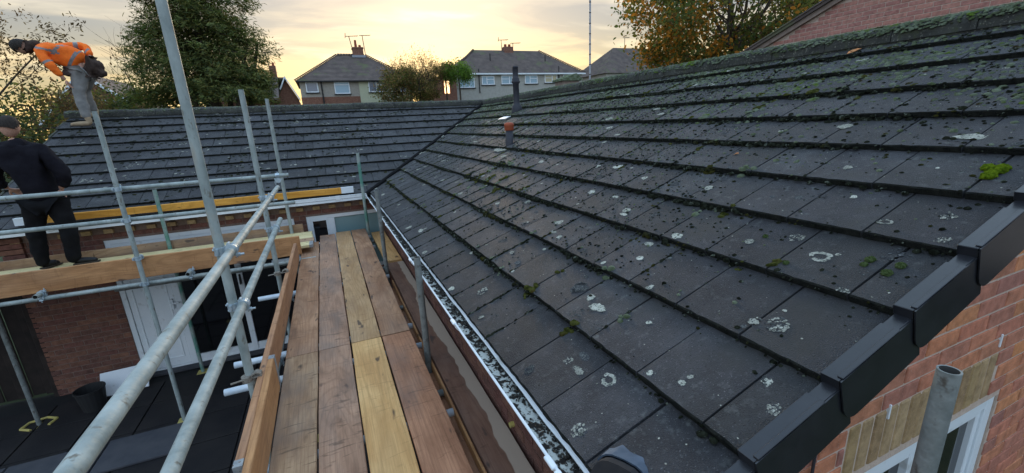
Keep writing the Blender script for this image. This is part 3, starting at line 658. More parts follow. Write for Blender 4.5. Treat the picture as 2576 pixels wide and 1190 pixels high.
# ridge tiles
def ridge_mesh(L_=0.452, r=0.125, n=9, hh=0.080):
    V_ = []; F = []
    prof = [(math.cos(math.pi*i/(n-1))*r, math.sin(math.pi*i/(n-1))**0.8*hh) for i in range(n)]
    prof = [(r, -0.045)]+prof+[(-r, -0.045)]; n += 2
    for (y, s_) in ((0, 1.0), (0.03, 1.02), (0.034, 1.0), (L_-0.003, 1.0)):
        for (x, z) in prof: V_.append((x*s_, y, z*s_))
        for (x, z) in prof: V_.append((x*0.88*s_, y, z*0.85*s_-0.004))
    m = 2*n
    for j in range(3):
        for i in range(n-1): F.append((j*m+i, j*m+i+1, (j+1)*m+i+1, (j+1)*m+i)); F.append((j*m+n+i, j*m+n+i+1, (j+1)*m+n+i+1, (j+1)*m+n+i))
    for j in (0, 3):
        for i in range(n-1): F.append((j*m+i, j*m+i+1, j*m+n+i+1, j*m+n+i))
    for j in range(3):
        F.append((j*m, (j+1)*m, (j+1)*m+n, j*m+n)); F.append((j*m+n-1, (j+1)*m+n-1, (j+1)*m+2*n-1, j*m+2*n-1))
    return MB().add(V_, F).mesh('ridge_tile', [MT['ridge']], smooth=False)
rm = ridge_mesh()
y = YV-0.01
while y < YR-0.1:
    o = bpy.data.objects.new('ridge_tile', rm); COL.objects.link(o); o.parent = roof_r; o.location = (XR+0.01, y, ZR+0.0+random.uniform(-0.004, 0.004)); o.rotation_euler = (random.uniform(-0.01, 0.01), random.uniform(-0.015, 0.015), random.uniform(-0.006, 0.006)); y += 0.455
x = XR-0.02
while x > XL+0.2:
    o = bpy.data.objects.new('ridge_tile', rm); COL.objects.link(o); o.parent = roof_l; o.location = (x, YR+0.01, ZR+0.0+random.uniform(-0.004, 0.004)); o.rotation_euler = (random.uniform(-0.01, 0.01), random.uniform(-0.01, 0.01), math.pi/2); x -= 0.455
bed = MB(); bed.box(XR-0.105, XR+0.115, YV+0.02, YR, ZR-0.08, ZR-0.0); bpart('ridge_bedding', bed, MT['ridge'])
bpart('ridge_bedding', MB().box(XL+0.05, XR, YR-0.105, YR+0.115, ZR-0.08, ZR-0.0), MT['ridge'])
# verge caps on the right gable (interlocking black plastic units)
def verge_mesh(L_=0.352):
    m = MB(); h = 0.018; yo = -0.004; yi = 0.046; dep = -0.150
    # local: x along the eave outwards (-Y world => +x), y up the slope, z up
    m.bbox(-yi, -yo+0.0, 0, L_*0.80, h-0.004, h, 0.0012)                       # top flange, lower part
    m.bbox(-yi+0.004, -yo-0.004, L_*0.80, L_+0.03, h-0.008, h-0.003, 0.001)         # inset tail under the next unit
    m.bbox(-yo-0.012, -yo+0.004, 0.012, L_*0.78, h, h+0.0045, 0.0015)              # raised outer bead
    out = [(0, h), (L_+0.03, h-0.006), (L_+0.03, dep), (0.06, dep)]+[(0.06*(1-math.sin(t)), dep+0.06*(1-math.cos(t))*1.1) for t in (0.3, 0.6, 0.9, 1.2, 1.5)]
    n = len(out); V_ = [(-yo+0.007*(1-p[0]/L_), p[0], p[1]) for p in out]+[(-yo-0.004+0.007*(1-p[0]/L_), p[0], p[1]) for p in out]
    m.add(V_, [tuple(range(n)), tuple(range(n, 2*n))[::-1]]+[(i, (i+1) % n, n+(i+1) % n, n+i) for i in range(n)])
    m.bbox(-yi, -yo, 0.0, 0.004, h-0.034, h, 0.001)                                      # closed nose
    m.bbox(-yo-0.035, -yo, 0.05, L_+0.02, dep, dep+0.004, 0.001)                         # underside return
    return m.mesh('verge_cap', [MT['plastic_black']])
vm = verge_mesh()
for k in range(-0, 11):
    o = bpy.data.objects.new('verge_cap', vm); COL.objects.link(o); o.parent = roof_r; o.matrix_local = slope_matrix('r', YV, k*G-0.012, nomz(k*G)+0.003, 0.0, 0.0)
for k in range(0, 10):
    o = bpy.data.objects.new('verge_edge', MB().bbox(-0.03, 0.0, 0, 0.36, -0.10, 0.006, 0.003).mesh('verge_edge', [MT['ridge']]) if k == 0 else o.data); COL.objects.link(o); o.parent = roof_l; o.matrix_local = slope_matrix('l', XL, k*G, nomz(k*G))
# loose rounded cap lying on the eaves tiles
cp = thing('verge_end_cap', (0.70, 0.90, -1.0), 'black rounded end cap with a curved blue-grey strip lying on the lowest roof tiles', 'roof cap')
def cap_profile(w, h, n=14): return [(-w, 0)]+[(-w*math.cos(t)**0.6 if math.cos(t) > 0 else w*(-math.cos(t))**0.6, h*math.sin(t)**0.8) for t in [math.pi*i/n for i in range(1, n)]]+[(w, 0)]
pr = cap_profile(0.085, 0.12)

mbc = MB(); n = len(pr); mbc.add([(p[0], 0, p[1]) for p in pr]+[(p[0], 0.03, p[1]) for p in pr], [tuple(range(n)), tuple(range(n, 2*n))[::-1]]+[(i, (i+1) % n, n+(i+1) % n, n+i) for i in range(n)])
c1_ = part('face', mbc, MT['rubber'], cp)
mbc = MB(); q = [(p[0]*1.10, p[1]*1.06) for p in pr[3:]]; n = len(q)
mbc.add([(p[0], 0.034, p[1]) for p in q]+[(p[0]+0.0, 0.11+0.006*math.sin(i*2.3), p[1]-0.004*math.cos(i*3)) for i, p in enumerate(q)]+[(p[0]*0.96, 0.034, p[1]*0.96) for p in q]+[(p[0]*0.96, 0.11, p[1]*0.96) for p in q],
    [(i, i+1, n+i+1, n+i) for i in range(n-1)]+[(2*n+i, 2*n+i+1, 3*n+i+1, 3*n+i) for i in range(n-1)]+[(i, i+1, 2*n+i+1, 2*n+i) for i in range(n-1)]+[(n+i, n+i+1, 3*n+i+1, 3*n+i) for i in range(n-1)])
c2_ = part('curved_strip', mbc, MT['lead'], cp, smooth=True)
cp.rotation_euler = (rad(-18), rad(0), rad(-62)); cp.location = (0.612, 0.80, -1.078); cp.scale = (1.0, 1.0, 0.95)

# ------------------------------------------------------------------ gutters
def gutter(mb, p0, p1, side, r=0.056, n=8, mi=0):
    p0 = Vector(p0); p1 = Vector(p1); d = (p1-p0).normalized(); s_ = Vector(side); V_ = []; F = []
    prof = []
    for rr in (r, r-0.004):
        for i in range(n+1):
            t = math.pi*i/n; prof.append((math.cos(t)*rr, -math.sin(t)*rr*0.95))
    m = 2*(n+1)
    for P in (p0, p1):
        for (a, z) in prof: V_.append(P+s_*a+Vector((0, 0, z)))
    for i in range(n): F.append((i, i+1, m+i+1, m+i)); F.append((n+1+i, n+2+i, m+n+2+i, m+n+1+i))
    F += [(0, m, m+n+1, n+1), (n, m+n, m+2*n+1, 2*n+1)]
    for j in (0, 1):
        for i in range(n): F.append((j*m+i, j*m+i+1, j*m+n+2+i, j*m+n+1+i))
    mb.add(V_, F, mi)
GXC, GZC = 0.590, -1.085; GYC = YE-0.005
gm = MB(); gutter(gm, (GXC, 0.45, GZC), (GXC, YE-0.06, GZC), (1, 0, 0)); gm.tube((GXC-0.056, 0.45, GZC), (GXC-0.056, YE-0.06, GZC), 0.006, n=8)
gut1 = bpart('gutter', gm, MT['upvc'], label='white gutter along the walkway, full of black moss debris')
gm = MB(); GZL = -1.052; gutter(gm, (XL+0.02, GYC, GZL), (XE-0.06, GYC, GZL), (0, 1, 0)); gm.tube((XL+0.02, GYC-0.056, GZL), (XE-0.06, GYC-0.056, GZL), 0.007, n=8); gm.box(XL+0.02, XE-0.05, GYC-0.060, GYC-0.052, GZL-0.045, GZL-0.008); gm.box(XL+0.02, XE-0.05, GYC-0.056, GYC-0.03, GZL-0.088, GZL-0.052)
gut2 = bpart('gutter', gm, MT['upvc'], label='white gutter under the left wing eaves')
bpart('fascia_board', MB().box(WX-0.02, WX+0.0, GY, WY, -1.14, -1.10).box(0.648, 0.664, 0.62, YE, -1.19, ZE-0.055), MT['upvc'])
bpart('fascia_board', MB().box(XL+0.1, XE, GYC+0.06, GYC+0.075, -1.15, ZE-0.055), MT['upvc'])
# white felt support strip beside the tiles
st_ = MB(); nseg = 60
V_ = []; 
for i in range(nseg+1):
    y = 0.5+(YE-0.6)*i/nseg; w = 0.004*math.sin(i*1.7)+random.uniform(-0.002, 0.002); V_ += [(0.601+w*0.5, y, ZE-0.037), (0.620, y, ZE-0.030), (0.601+w*0.5, y, ZE-0.042)]
st_.add(V_, [(3*i, 3*i+1, 3*i+4, 3*i+3) for i in range(nseg)]+[(3*i, 3*i+3, 3*i+5, 3*i+2) for i in range(nseg)])
part('eaves_strip', st_, MT['upvc'], gut1)
def bracket(yc, par=gut1):
    m = MB()
    for dy in (-0.022, 0.022):
        gutter(m, (GXC, yc+dy-0.006, GZC), (GXC, yc+dy+0.006, GZC), (1, 0, 0), r=0.064)
    gutter(m, (GXC, yc-0.035, GZC), (GXC, yc+0.035, GZC), (1, 0, 0), r=0.0605)
    m.bbox(GXC-0.072, GXC-0.050, yc-0.03, yc+0.03, GZC-0.004, GZC+0.008, 0.003)
    return part('gutter_union', m, MT['upvc'], par)
for yc in (0.95, 1.02, 2.16, 3.45, 4.9, 6.6): bracket(yc)
for xc in (-3.4, -2.2, -1.0, 0.1):
    part('gutter_union', MB().bbox(xc-0.035, xc+0.035, GYC-0.066, GYC-0.055, GZL-0.06, GZL+0.010, 0.003), MT['upvc'], gut2)
# silt bed, debris lumps
V_ = []; F = []; nn = 160
for i in range(nn+1):
    y = 0.47+(YE-0.62)*i/nn
    for j in range(5):
        a = -0.046+0.092*j/4; V_.append((GXC+a, y, GZC-0.012-0.010*math.cos(a*30)+random.uniform(-0.003, 0.003)+(0.010 if j == 4 else 0)))
for i in range(nn):
    for j in range(4): F.append((i*5+j, i*5+j+1, i*5+j+6, i*5+j+5))
part('silt', MB().add(V_, F), MT['gutter_in'], gut1, kind='stuff')
tv, tf = dome(6, 2); n = 3200
py = RNG.uniform(0.5, YE-0.2, n)**1.0; px_ = GXC+np.clip(0.020+RNG.normal(0, 0.022, n)-0.016*(py > 3.3)*RNG.random(n), -0.043, 0.047)
keepm = (py > 2.6) | (px_ > GXC+0.012) | (RNG.random(n) < 0.35); py, px_ = py[keepm], px_[keepm]; n = len(py)
me = scatter('debris', tv, tf, np.stack([px_, py, GZC-0.020+0.012*RNG.random(n)], 1), np.stack([RNG.uniform(.003, .009, n), RNG.uniform(.003, .012, n), RNG.uniform(.003, .010, n)], 1), RNG.uniform(0, 6.28, n), np.eye(3), [MT['debris']])
o = obj('debris', me, gut1); o['kind'] = 'stuff'

# ------------------------------------------------------------------ moss and lichen on the tiles
tv, tf = dome(7, 2)
def basis(side):
    Mx = slope_matrix(side, 0, 0, 0).to_3x3(); return np.array(Mx)
def P_(side, a, b, dz=0.0):
    z = surf(b)+dz; return (XE+b, a, z) if side == 'r' else (a, YE+b, z)
def ok(side, a, b): return (a < YE+b-0.05 and a > YV+0.05) if side == 'r' else (a < XE+b-0.05 and a > XL+0.03)
# loose cushions: patchy density, heavier towards the ridge and away from the near verge
def vnoise(x, y, s):
    return 0.5+0.25*(math.sin(x*s*1.3+1.7*math.sin(y*s*0.9))+math.sin(y*s*1.1+2.1*math.sin(x*s*0.7+1.0)))
pos, scl, mi_ = [], [], []
for t in range(85000):
    a = YV+9.9*random.random()**1.05; b = random.uniform(0.02, RUN-0.05)
    if not ok('r', a, b): continue
    u = b/RUN; far = min(1, (a-YV)/2.5)
    dens = 0.05+0.75*u**1.3*(0.35+0.65*far)+0.30*far
    if b < 0.63: dens *= 0.35
    if b < 0.315: dens *= 0.5
    dens *= 0.25+1.2*vnoise(a, b, 2.3)**2
    if random.random() > dens: continue
    r = random.choice((0.0022, 0.003, 0.0035, 0.0045, 0.0045, 0.006, 0.009)) * (0.72+0.45*u)*random.uniform(0.8, 1.25)
    pos.append(P_('r', a, b, -0.001)); scl.append((r*random.uniform(0.8, 1.5), r*random.uniform(0.8, 1.4), r*random.uniform(0.6, 1.0))); mi_.append(1 if random.random() < 0.12+0.55*max(0, u-0.35) else 0)
# along course noses and side joints
for k in range(0, 11):
    for t in range(500):
        a = random.uniform(YV+0.05, YR); b = k*G
        if 0 < k and b < RUN-0.05 and ok('r', a, b):
            r = random.uniform(0.002, 0.005); pos.append((XE+b-random.uniform(-0.004, 0.006), a, surf(b-0.006)+random.uniform(0, TH))); scl.append((r, r*1.8, r)); mi_.append(0)
    for t in range(2400):
        a = random.uniform(YV+0.1, YR); b = k*G
        if b > RUN-0.05 or not ok('r', a, b): continue
        w = vnoise(a*1.0, k*1.7, 3.1); far = min(1, max(0, (a-1.0)/2.0))
        if random.random() > w**2*(0.15+0.85*far): continue
        r = random.uniform(0.004, 0.015)*(0.7+w*0.6)
        if k > 0: pos.append((XE+b-random.uniform(0.0, 0.012), a, surf(b-0.012)+random.uniform(0, TH*0.7))); scl.append((r*1.2, r*1.1, r*0.9)); mi_.append(0)
    off = (0.5*TW if k % 2 else 0.0)+0.0; a0 = YV-off+0.03
    while a0 < YR:
        a0 += TW
        w = random.random()
        for t in range(int(90*w**2*min(1, max(0.0, (a0-1.2)/2.0)))):
            b = k*G+random.random()**1.5*G*0.9; a = a0+random.gauss(0, 0.004)
            if b > RUN-0.05 or not ok('r', a, b): continue
            r = random.uniform(0.004, 0.010); pos.append(P_('r', a, b, -0.002)); scl.append((r, r*1.6, r*0.8)); mi_.append(0)
for t in range(1500):
    k = random.randrange(1, 10); a = random.uniform(YV+0.5, YR)
    if random.random() < 0.55: b = k*G+random.choice((-0.012, 0.012, 0.02))
    else:
        off = (0.5*TW if k % 2 else 0.0); a = YV-off+0.03+TW*random.randrange(1, 34)+random.gauss(0, 0.006); b = k*G+random.random()*G*0.9
    if not ok('r', a, b) or a < YV+0.4 or b > RUN-0.1: continue
    w = vnoise(a*0.8+4, b*1.3, 2.0)
    if random.random() > w**2*min(1, (a-0.6)/2.2): continue
    R_ = random.uniform(0.010, 0.026)*(0.6+0.7*w); m_ = random.choice((0, 2, 2, 1))
    for j in range(random.randint(3, 8)):
        q = random.uniform(0.35, 0.8)*R_; pos.append(P_('r', a+random.gauss(0, R_*0.6), b+random.gauss(0, R_*0.9), -0.001) if b > 0 else P_('r', a, 0.01)); scl.append((q*1.3, q, q*0.75)); mi_.append(m_)
n = len(pos); me = scatter('moss', tv, tf, pos, scl, RNG.uniform(-0.5, 0.5, n), basis('r'), [MT['moss_dark'], MT['moss_ridge'], MT['moss_olive']], midx=mi_)
o = obj('moss', me, roof_r); o['kind'] = 'stuff'
pos, scl = [], []
for t in range(5200):
    a = random.uniform(XL, XR); b = random.uniform(0.02, RUN-0.05)
    if not ok('l', a, b): continue
    dens = (0.25+0.75*(b/RUN)**2)*(0.15+1.4*vnoise(a, b, 2.7)**3)
    if random.random() > dens: continue
    r = random.uniform(0.008, 0.024); pos.append(P_('l', a, b, -0.002)); scl.append((r*1.5, r, r*0.5))
for k in range(1, 11):
    for t in range(60):
        a = random.uniform(XL, XR); b = k*G-random.uniform(0, 0.05)
        if not ok('l', a, b) or vnoise(a, k, 3.3) < 0.55: continue
        r = random.uniform(0.010, 0.022); pos.append(P_('l', a, b-0.01, 0)); scl.append((r*1.6, r, r*0.7))
n = len(pos); me = scatter('moss', tv, tf, pos, scl, RNG.uniform(-0.5, 0.5, n), basis('l'), [MT['moss_dark']]); o = obj('moss', me, roof_l); o['kind'] = 'stuff'
# furry growth on the ridge tiles and the top courses
pass
pos, scl = [], []
for t in range(9000):
    a = YV+9.8*random.random()**1.3; w = vnoise(a*1.3, 3.3, 2.2)
    if random.random() > (0.25+0.9*w**1.5)*(1.25-0.09*a): continue
    th = random.uniform(rad(3), rad(160)); r = random.uniform(0.004, 0.014)
    pos.append((XR+0.01-math.cos(math.pi-th)*0.128*-1, a, ZR-0.002+math.sin(th)**0.8*0.08)); scl.append((r*1.1, r*1.4, r*0.8))
for t in range(11000):
    a = YV+9.8*random.random()**1.25; b = RUN-0.05-abs(random.gauss(0, 0.55))
    if not ok('r', a, b) or b < 1.2: continue
    if random.random() > 0.12+1.2*vnoise(a*1.1, b*2.0, 2.6)**3: continue
    r = random.uniform(0.004, 0.015); pos.append(P_('r', a, b, -0.001)); scl.append((r*1.2, r*1.2, r*0.7))
n = len(pos); me = scatter('ridge_moss', tv, tf, pos, scl, RNG.uniform(-0.5, 0.5, n), basis('r'), [MT['moss_ridge']]); o = obj('ridge_moss', me, roof_r); o['kind'] = 'stuff'
pos, scl = [], []
for t in range(420):
    a = XL+7.9*random.random()**1.5; r = random.uniform(0.006, 0.016); th = random.uniform(rad(15), rad(150))
    pos.append((a, YR+0.01-math.cos(th)*0.128, ZR-0.002+math.sin(th)**0.8*0.08)); scl.append((r*1.5, r*1.2, r*0.6))
n = len(pos); me = scatter('ridge_moss', tv, tf, pos, scl, RNG.uniform(-0.5, 0.5, n), basis('l'), [MT['moss_ridge']]); o = obj('ridge_moss', me, roof_l); o['kind'] = 'stuff'
# lichen blobs
def blob(mb, side, a, b, r, ring=False, faint=0, asp=1.0):
    Mx = slope_matrix(side, *( (a, b) ), 0).to_3x3(); C = Vector(P_(side, a, b, 0.0015)); n = 14 if r < 0.009 else 26; ph = random.uniform(0, 6); V_ = [C]
    f1, f2, f3 = random.uniform(0.05, 0.16), random.uniform(0.04, 0.12), random.uniform(0.02, 0.09)
    rr = [r*(1+f1*math.sin(2*t+ph)+f2*math.sin(3*t+2*ph)+f3*math.sin(7*t+ph)+random.uniform(-0.13, 0.13)) for t in [2*math.pi*i/n for i in range(n)]]
    out = [C+Mx @ Vector((math.cos(2*math.pi*i/n)*rr[i]*asp, math.sin(2*math.pi*i/n)*rr[i], 0)) for i in range(n)]
    rv = random.random()*0.99+0.005
    if ring:
        inn = [C+Mx @ Vector((math.cos(2*math.pi*i/n)*rr[i]*asp*0.6, math.sin(2*math.pi*i/n)*rr[i]*0.5, 0)) for i in range(n)]
        gap = random.randrange(n)
        mb.add(out+inn, [(i, (i+1) % n, n+(i+1) % n, n+i) for i in range(n) if i not in (gap, (gap+1) % n)], faint, rv)
    else: mb.add(out, [tuple(range(n))], faint, rv)
def splat(mb, side, a, b, r, n=26, faint=0):
    for i in range(n):
        t = random.uniform(0, 6.28); q = r*math.sqrt(random.random()); a2, b2 = a+math.cos(t)*q, b+math.sin(t)*q
        if b2 > 0.01 and int(b2/G) == int(b/G) and ok(side, a2, b2): blob(mb, side, a2, b2, random.uniform(0.05, 0.20)*r, faint=faint if random.random() < 0.6 else 1)
lr = MB()
for (x, y, r, kind) in ((0.85, 1.15, 0.030, 'ring'), (0.65, 1.04, 0.028, 'splat'), (0.945, 1.04, 0.012, 'b'), (1.15, 0.75, 0.018, 'b'), (1.34, 0.87, 0.036, 'splat'), (1.31, 0.935, 0.017, 'b'), (2.59, 0.95, 0.034, 'b2'),
    (2.71, 1.52, 0.03, 'b2'), (1.09, 1.73, 0.045, 'ringf'), (0.65, 2.02, 0.014, 'b'), (0.75, 2.28, 0.034, 'splat'), (1.70, 0.97, 0.036, 'ring'), (1.68, 1.26, 0.02, 'b'), (0.80, 1.36, 0.02, 'splat'), (1.02, 0.93, 0.010, 'b'), (0.985, 0.93, 0.012, 'b'),
    (1.78, 1.12, 0.028, 'splat'), (2.3, 1.25, 0.02, 'b'), (1.55, 0.80, 0.02, 'splat'), (1.95, 0.9, 0.022, 'ring'), (2.1, 1.1, 0.014, 'b'), (1.25, 1.4, 0.016, 'b'), (1.5, 1.7, 0.02, 'b2'), (1.05, 2.5, 0.018, 'b'), (0.9, 2.9, 0.02, 'b2'), (1.3, 2.3, 0.02, 'b'),
    (1.12, 1.25, 0.012, 'b'), (1.22, 0.70, 0.012, 'b'), (1.08, 0.68, 0.02, 'splat'), (2.05, 0.76, 0.022, 'splat'), (1.9, 0.70, 0.018, 'splat')):
    b = x-XE
    if kind == 'ring': blob(lr, 'r', y, b, r, True); splat(lr, 'r', y, b, r*1.1, 8, 1)
    elif kind == 'ringf': blob(lr, 'r', y, b, r, True, 1); blob(lr, 'r', y, b, r*0.9, False, 1)
    elif kind == 'splat': splat(lr, 'r', y, b, r, 60)
    elif kind == 'b': blob(lr, 'r', y, b, r); splat(lr, 'r', y, b, r*1.7, 10, 1)
    else: blob(lr, 'r', y, b, r, asp=1.4)
for t in range(620):
    a = YV+9.7*random.random(); b = random.uniform(0.02, RUN-0.05)
    if not ok('r', a, b) or (b % G) > G-0.03 or (b % G) < 0.02: continue
    far = min(1, a/4); q = random.random()
    if a < 1.7 and random.random() < 0.45: continue
    if q < 0.45: blob(lr, 'r', a, b, random.uniform(0.004, 0.010)*(1+far), faint=random.choice((0, 1)))
    elif q < 0.75: blob(lr, 'r', a, b, random.uniform(0.012, 0.026)*(0.8+0.7*far), asp=random.uniform(0.8, 1.7), faint=random.choice((0, 0, 1)))
    elif q < 0.79: blob(lr, 'r', a, b, random.uniform(0.015, 0.035), True, 1)
    else: splat(lr, 'r', a, b, random.uniform(0.02, 0.05), 12, 1)
for t in range(1300):
    a = YV+random.random()**1.5*3.5; b = random.uniform(0.02, RUN-0.05)
    if ok('r', a, b) and 0.02 < (b % G) < G-0.03: blob(lr, 'r', a, b, random.uniform(0.0012, 0.0035), faint=random.choice((0, 1, 1)))
part('lichen', lr, [MT['lichen'], MT['lichen_faint']], roof_r, kind='stuff')
ll = MB()
for t in range(750):
    a = random.uniform(XL+0.1, XR); b = random.uniform(0.02, RUN-0.05)
    if not ok('l', a, b) or (b % G) > G-0.04 or (b % G) < 0.03: continue
    if vnoise(a, b, 1.9) < 0.35: continue
    if random.random() < 0.65: blob(ll, 'l', a, b, random.uniform(0.006, 0.020), asp=random.uniform(0.9, 1.8), faint=random.choice((0, 1)))
    else: splat(ll, 'l', a, b, random.uniform(0.04, 0.09), 14, random.choice((0, 1)))
part('lichen', ll, [MT['lichen'], MT['lichen_faint']], roof_l, kind='stuff')
# individual moss cushions on the near tiles
def fur(name, x, y, rx, ry, h, mat, label, n=70, lumps=1):
    b = x-XE; P = Vector(P_('r', y, b)); root = MB()
    Mx = slope_matrix('r', 0, 0, 0).to_3x3(); pp, ss = [], []
    for l in range(lumps):
        cx_, cy_ = (0, 0) if lumps == 1 else (random.uniform(-0.6, 0.6)*rx, random.uniform(-0.6, 0.6)*ry)
        s_ = 1.0 if lumps == 1 else random.uniform(0.35, 0.6)
        pp.append(Mx @ Vector((cx_, cy_, 0))); ss.append((rx*s_*0.93, ry*s_*0.93, h*s_**0.5*0.9))
        for i in range(n//lumps):
            u_, v_ = random.uniform(0, 6.28), math.sqrt(random.random()); q = Vector((cx_+math.cos(u_)*v_*rx*s_, cy_+math.sin(u_)*v_*ry*s_, h*s_**0.5*0.85*math.sqrt(max(0, 1-v_*v_))))
            pp.append(Mx @ q); g = 0.12*min(rx, ry)*random.uniform(0.8, 1.5); ss.append((g, g, g*1.3))
    v, f = dome(8, 3)
    me = scatter(name, v, f, [tuple(p) for p in pp], ss, np.zeros(len(pp)), np.array(Mx), [mat]); o = obj(name, me, None, P); tag(o, label, 'moss', 'moss cushions on the near tiles'); return o
fur('moss_clump', 2.34, 0.785, 0.045, 0.055, 0.018, MT['moss_green'], 'large bright yellow-green moss clump across a tile joint near the right edge', 200, 9)
fur('moss_cushion', 1.75, 0.83, 0.016, 0.020, 0.013, MT['moss_cushion'], 'green moss cushion, upper one of the touching pair left of the tile joint')
fur('moss_cushion', 1.715, 0.83, 0.012, 0.014, 0.010, MT['moss_cushion'], 'smaller green moss cushion just below the upper one of the touching pair')
fur('moss_cushion', 1.755, 0.742, 0.016, 0.018, 0.013, MT['moss_cushion'], 'green moss cushion right of the tile joint, the upper of two')
fur('moss_cushion', 1.70, 0.752, 0.017, 0.019, 0.013, MT['moss_cushion'], 'green moss cushion sitting on the tile joint, lower of two')
fur('moss_cushion', 1.61, 1.04, 0.012, 0.013, 0.010, MT['moss_cushion'], 'lone small green moss cushion left of the pale broken lichen ring')
fur('moss_cushion', 1.74, 1.23, 0.011, 0.012, 0.009, MT['moss_cushion'], 'small grey-green moss cushion alone in the middle of the right slope')
# fallen leaves
def leaf_obj(P, s_, rz, label, side='r', mat=None):
    n = 10; out = [(s_*math.cos(2*math.pi*i/n)*(1+0.25*(i % 2)), 0.6*s_*math.sin(2*math.pi*i/n)*(1+0.25*(i % 2)), 0.004*math.sin(i)+0.006) for i in range(n)]
    me = MB().add(out+[(p[0], p[1], p[2]+0.0012) for p in out], [tuple(range(n)), tuple(range(n, 2*n))]+[(i, (i+1) % n, n+(i+1) % n, n+i) for i in range(n)]).mesh('fallen_leaf', [MT['leaf_orange'] if mat is None else mat])
    o = obj('fallen_leaf', me); o.matrix_world = Matrix.Translation(P) @ slope_matrix(side, 0, 0, 0).to_3x3().to_4x4() @ Matrix.Rotation(rz, 4, 'Z'); tag(o, label, 'leaf', 'fallen autumn leaves')
MT['leaf_orange'] = material('dry_leaf', (0.62, 0.26, 0.10), (0.42, 0.18, 0.07), rough=0.8, scale=60)
leaf_obj(P_('r', 1.92, 2.36-XE, 0.0), 0.013, 0.5, 'small pinkish orange leaf on a tile in the middle of the right slope')
leaf_obj(P_('r', 2.15, 3.80-XE, 0.0), 0.045, 1.2, 'curled brown leaf lying just under the ridge tiles at the upper right')
leaf_obj((GXC+0.01, 0.74, GZC-0.012), 0.022, 1.6, 'brown oak leaf lying in the gutter beside the black end cap')
# roof pipes
def ring_prof(mb, base, prof, n=20, mi=0):
    B = Vector(base); V_ = []; F = []
    for (r, z) in prof:
        for i in range(n): t = 2*math.pi*i/n; V_.append(B+Vector((math.cos(t)*r, math.sin(t)*r, z)))
    for j in range(len(prof)-1):
        for i in range(n): F.append((j*n+i, j*n+(i+1) % n, (j+1)*n+(i+1) % n, (j+1)*n+i))
    F.append(tuple((len(prof)-1)*n+i for i in range(n))); return mb.add(V_, F, mi)
vp = ring_prof(MB(), (3.30, 7.30, surf(2.70)-0.03), [(0.10, 0), (0.095, 0.06), (0.085, 0.12), (0.062, 0.15), (0.054, 0.20), (0.054, 0.50), (0.074, 0.515), (0.076, 0.545), (0.066, 0.555), (0.068, 0.58), (0.056, 0.60), (0.050, 0.64), (0.050, 0.76), (0.056, 0.765), (0.056, 0.79), (0.042, 0.79), (0.042, 0.70)])
vpo = bpart('soil_vent_pipe', vp, MT['pvc_grey'], smooth=True); fl = MB(); fl.prism([(3.02, surf(2.42)+0.005), (3.32, surf(2.70)+0.03), (3.34, surf(2.70)+0.01), (3.04, surf(2.42)-0.01)], 'y', 7.18, 7.42); fl2 = MB().bbox(-0.07, 0.07, -0.16, 0.16, 0, 0.006, 0.002, Mx=Matrix.Translation((3.06, 7.32, surf(2.46)+0.012)) @ Matrix.Rotation(-0.35, 4, 'Y'))
part('flashing', fl2, MT['upvc'], vpo)
p2 = (2.26, 5.27, surf(1.66)-0.02)
vp2 = ring_prof(MB(), p2, [(0.056, 0), (0.050, 0.03), (0.050, 0.21)]); vpo2 = bpart('roof_vent', vp2, MT['pvc_grey'], smooth=True, label='short vent with orange terracotta coloured cap')
part('cap', ring_prof(MB(), (p2[0], p2[1], p2[2]+0.20), [(0.056, 0), (0.061, 0.01), (0.061, 0.05), (0.064, 0.055), (0.064, 0.075), (0.058, 0.09), (0.04, 0.10), (0.0, 0.102)]), MT['terracotta'], vpo2, smooth=True)
n = 16; fp = [(0.17*math.cos(2*math.pi*i/n)*(1+0.2*math.sin(3*i)), 0.10*math.sin(2*math.pi*i/n)*(1+0.15*math.sin(2*i)), 0) for i in range(n)]
part('lead_skirt', MB().add(fp+[(p[0]*0.98, p[1]*0.98, 0.006) for p in fp], [tuple(range(n)), tuple(range(n, 2*n))]+[(i, (i+1) % n, n+(i+1) % n, n+i) for i in range(n)]), MT['lichen'], vpo2).matrix_local = Matrix.Translation((p2[0]-0.09, p2[1]+0.06, surf(1.57)+0.008)) @ slope_matrix('r', 0, 0, 0).to_3x3().to_4x4()
# mossy gablet behind the ridge (small capped stack)
cs = thing('capped_chimney', (5.45, 9.3, -0.4), 'low brick chimney stub capped with a mossy sloping slab behind the roof ridge', 'chimney')
cb = MB(); cb.box(-0.12, 0.30, -0.2, 0.2, -0.9, 1.22); part('stack', cb, MT['verge_mortar'], cs)
part('cap_slab', MB().prism([(-0.17, 1.22), (0.38, 1.22), (0.38, 1.25), (0.20, 1.38), (-0.17, 1.26)], 'y', -0.25, 0.25), MT['moss_ridge'], cs)

# ------------------------------------------------------------------ scaffold
sc = thing('scaffold', (-0.6, 4.0, GZ), 'galvanised tube scaffold of uprights, guard rails and couplers round the board walkway', 'scaffold')
SO = Vector(sc.location); RT = 0.02415
def spart(name, mb, mats, **k):
    o = part(name, mb, mats, sc, **k); o.location = -SO; return o
def tube(name, p0, p1, mat='galv', hollow=True, n=20, r=RT, **k):
    return spart(name, MB().tube(p0, p1, r, n=n, hollow=1 if hollow else None, rings=1), [MT[mat], MT['inside']], smooth=False, **k)
def smooth_tube(o):
    me = o.data; me.polygons.foreach_set('use_smooth', [len(p.vertices) == 4 for p in me.polygons]); return o
def T_(*a, **k): return smooth_tube(tube(*a, **k))
SXA = -0.622
T_('standard', (-0.606, 2.74, GZ+0.03), (-0.606, 2.74, 1.9), label='tallest and nearest galvanised upright')
T_('standard', (-2.13, 6.00, GZ+0.03), (-2.13, 6.00, 0.29))
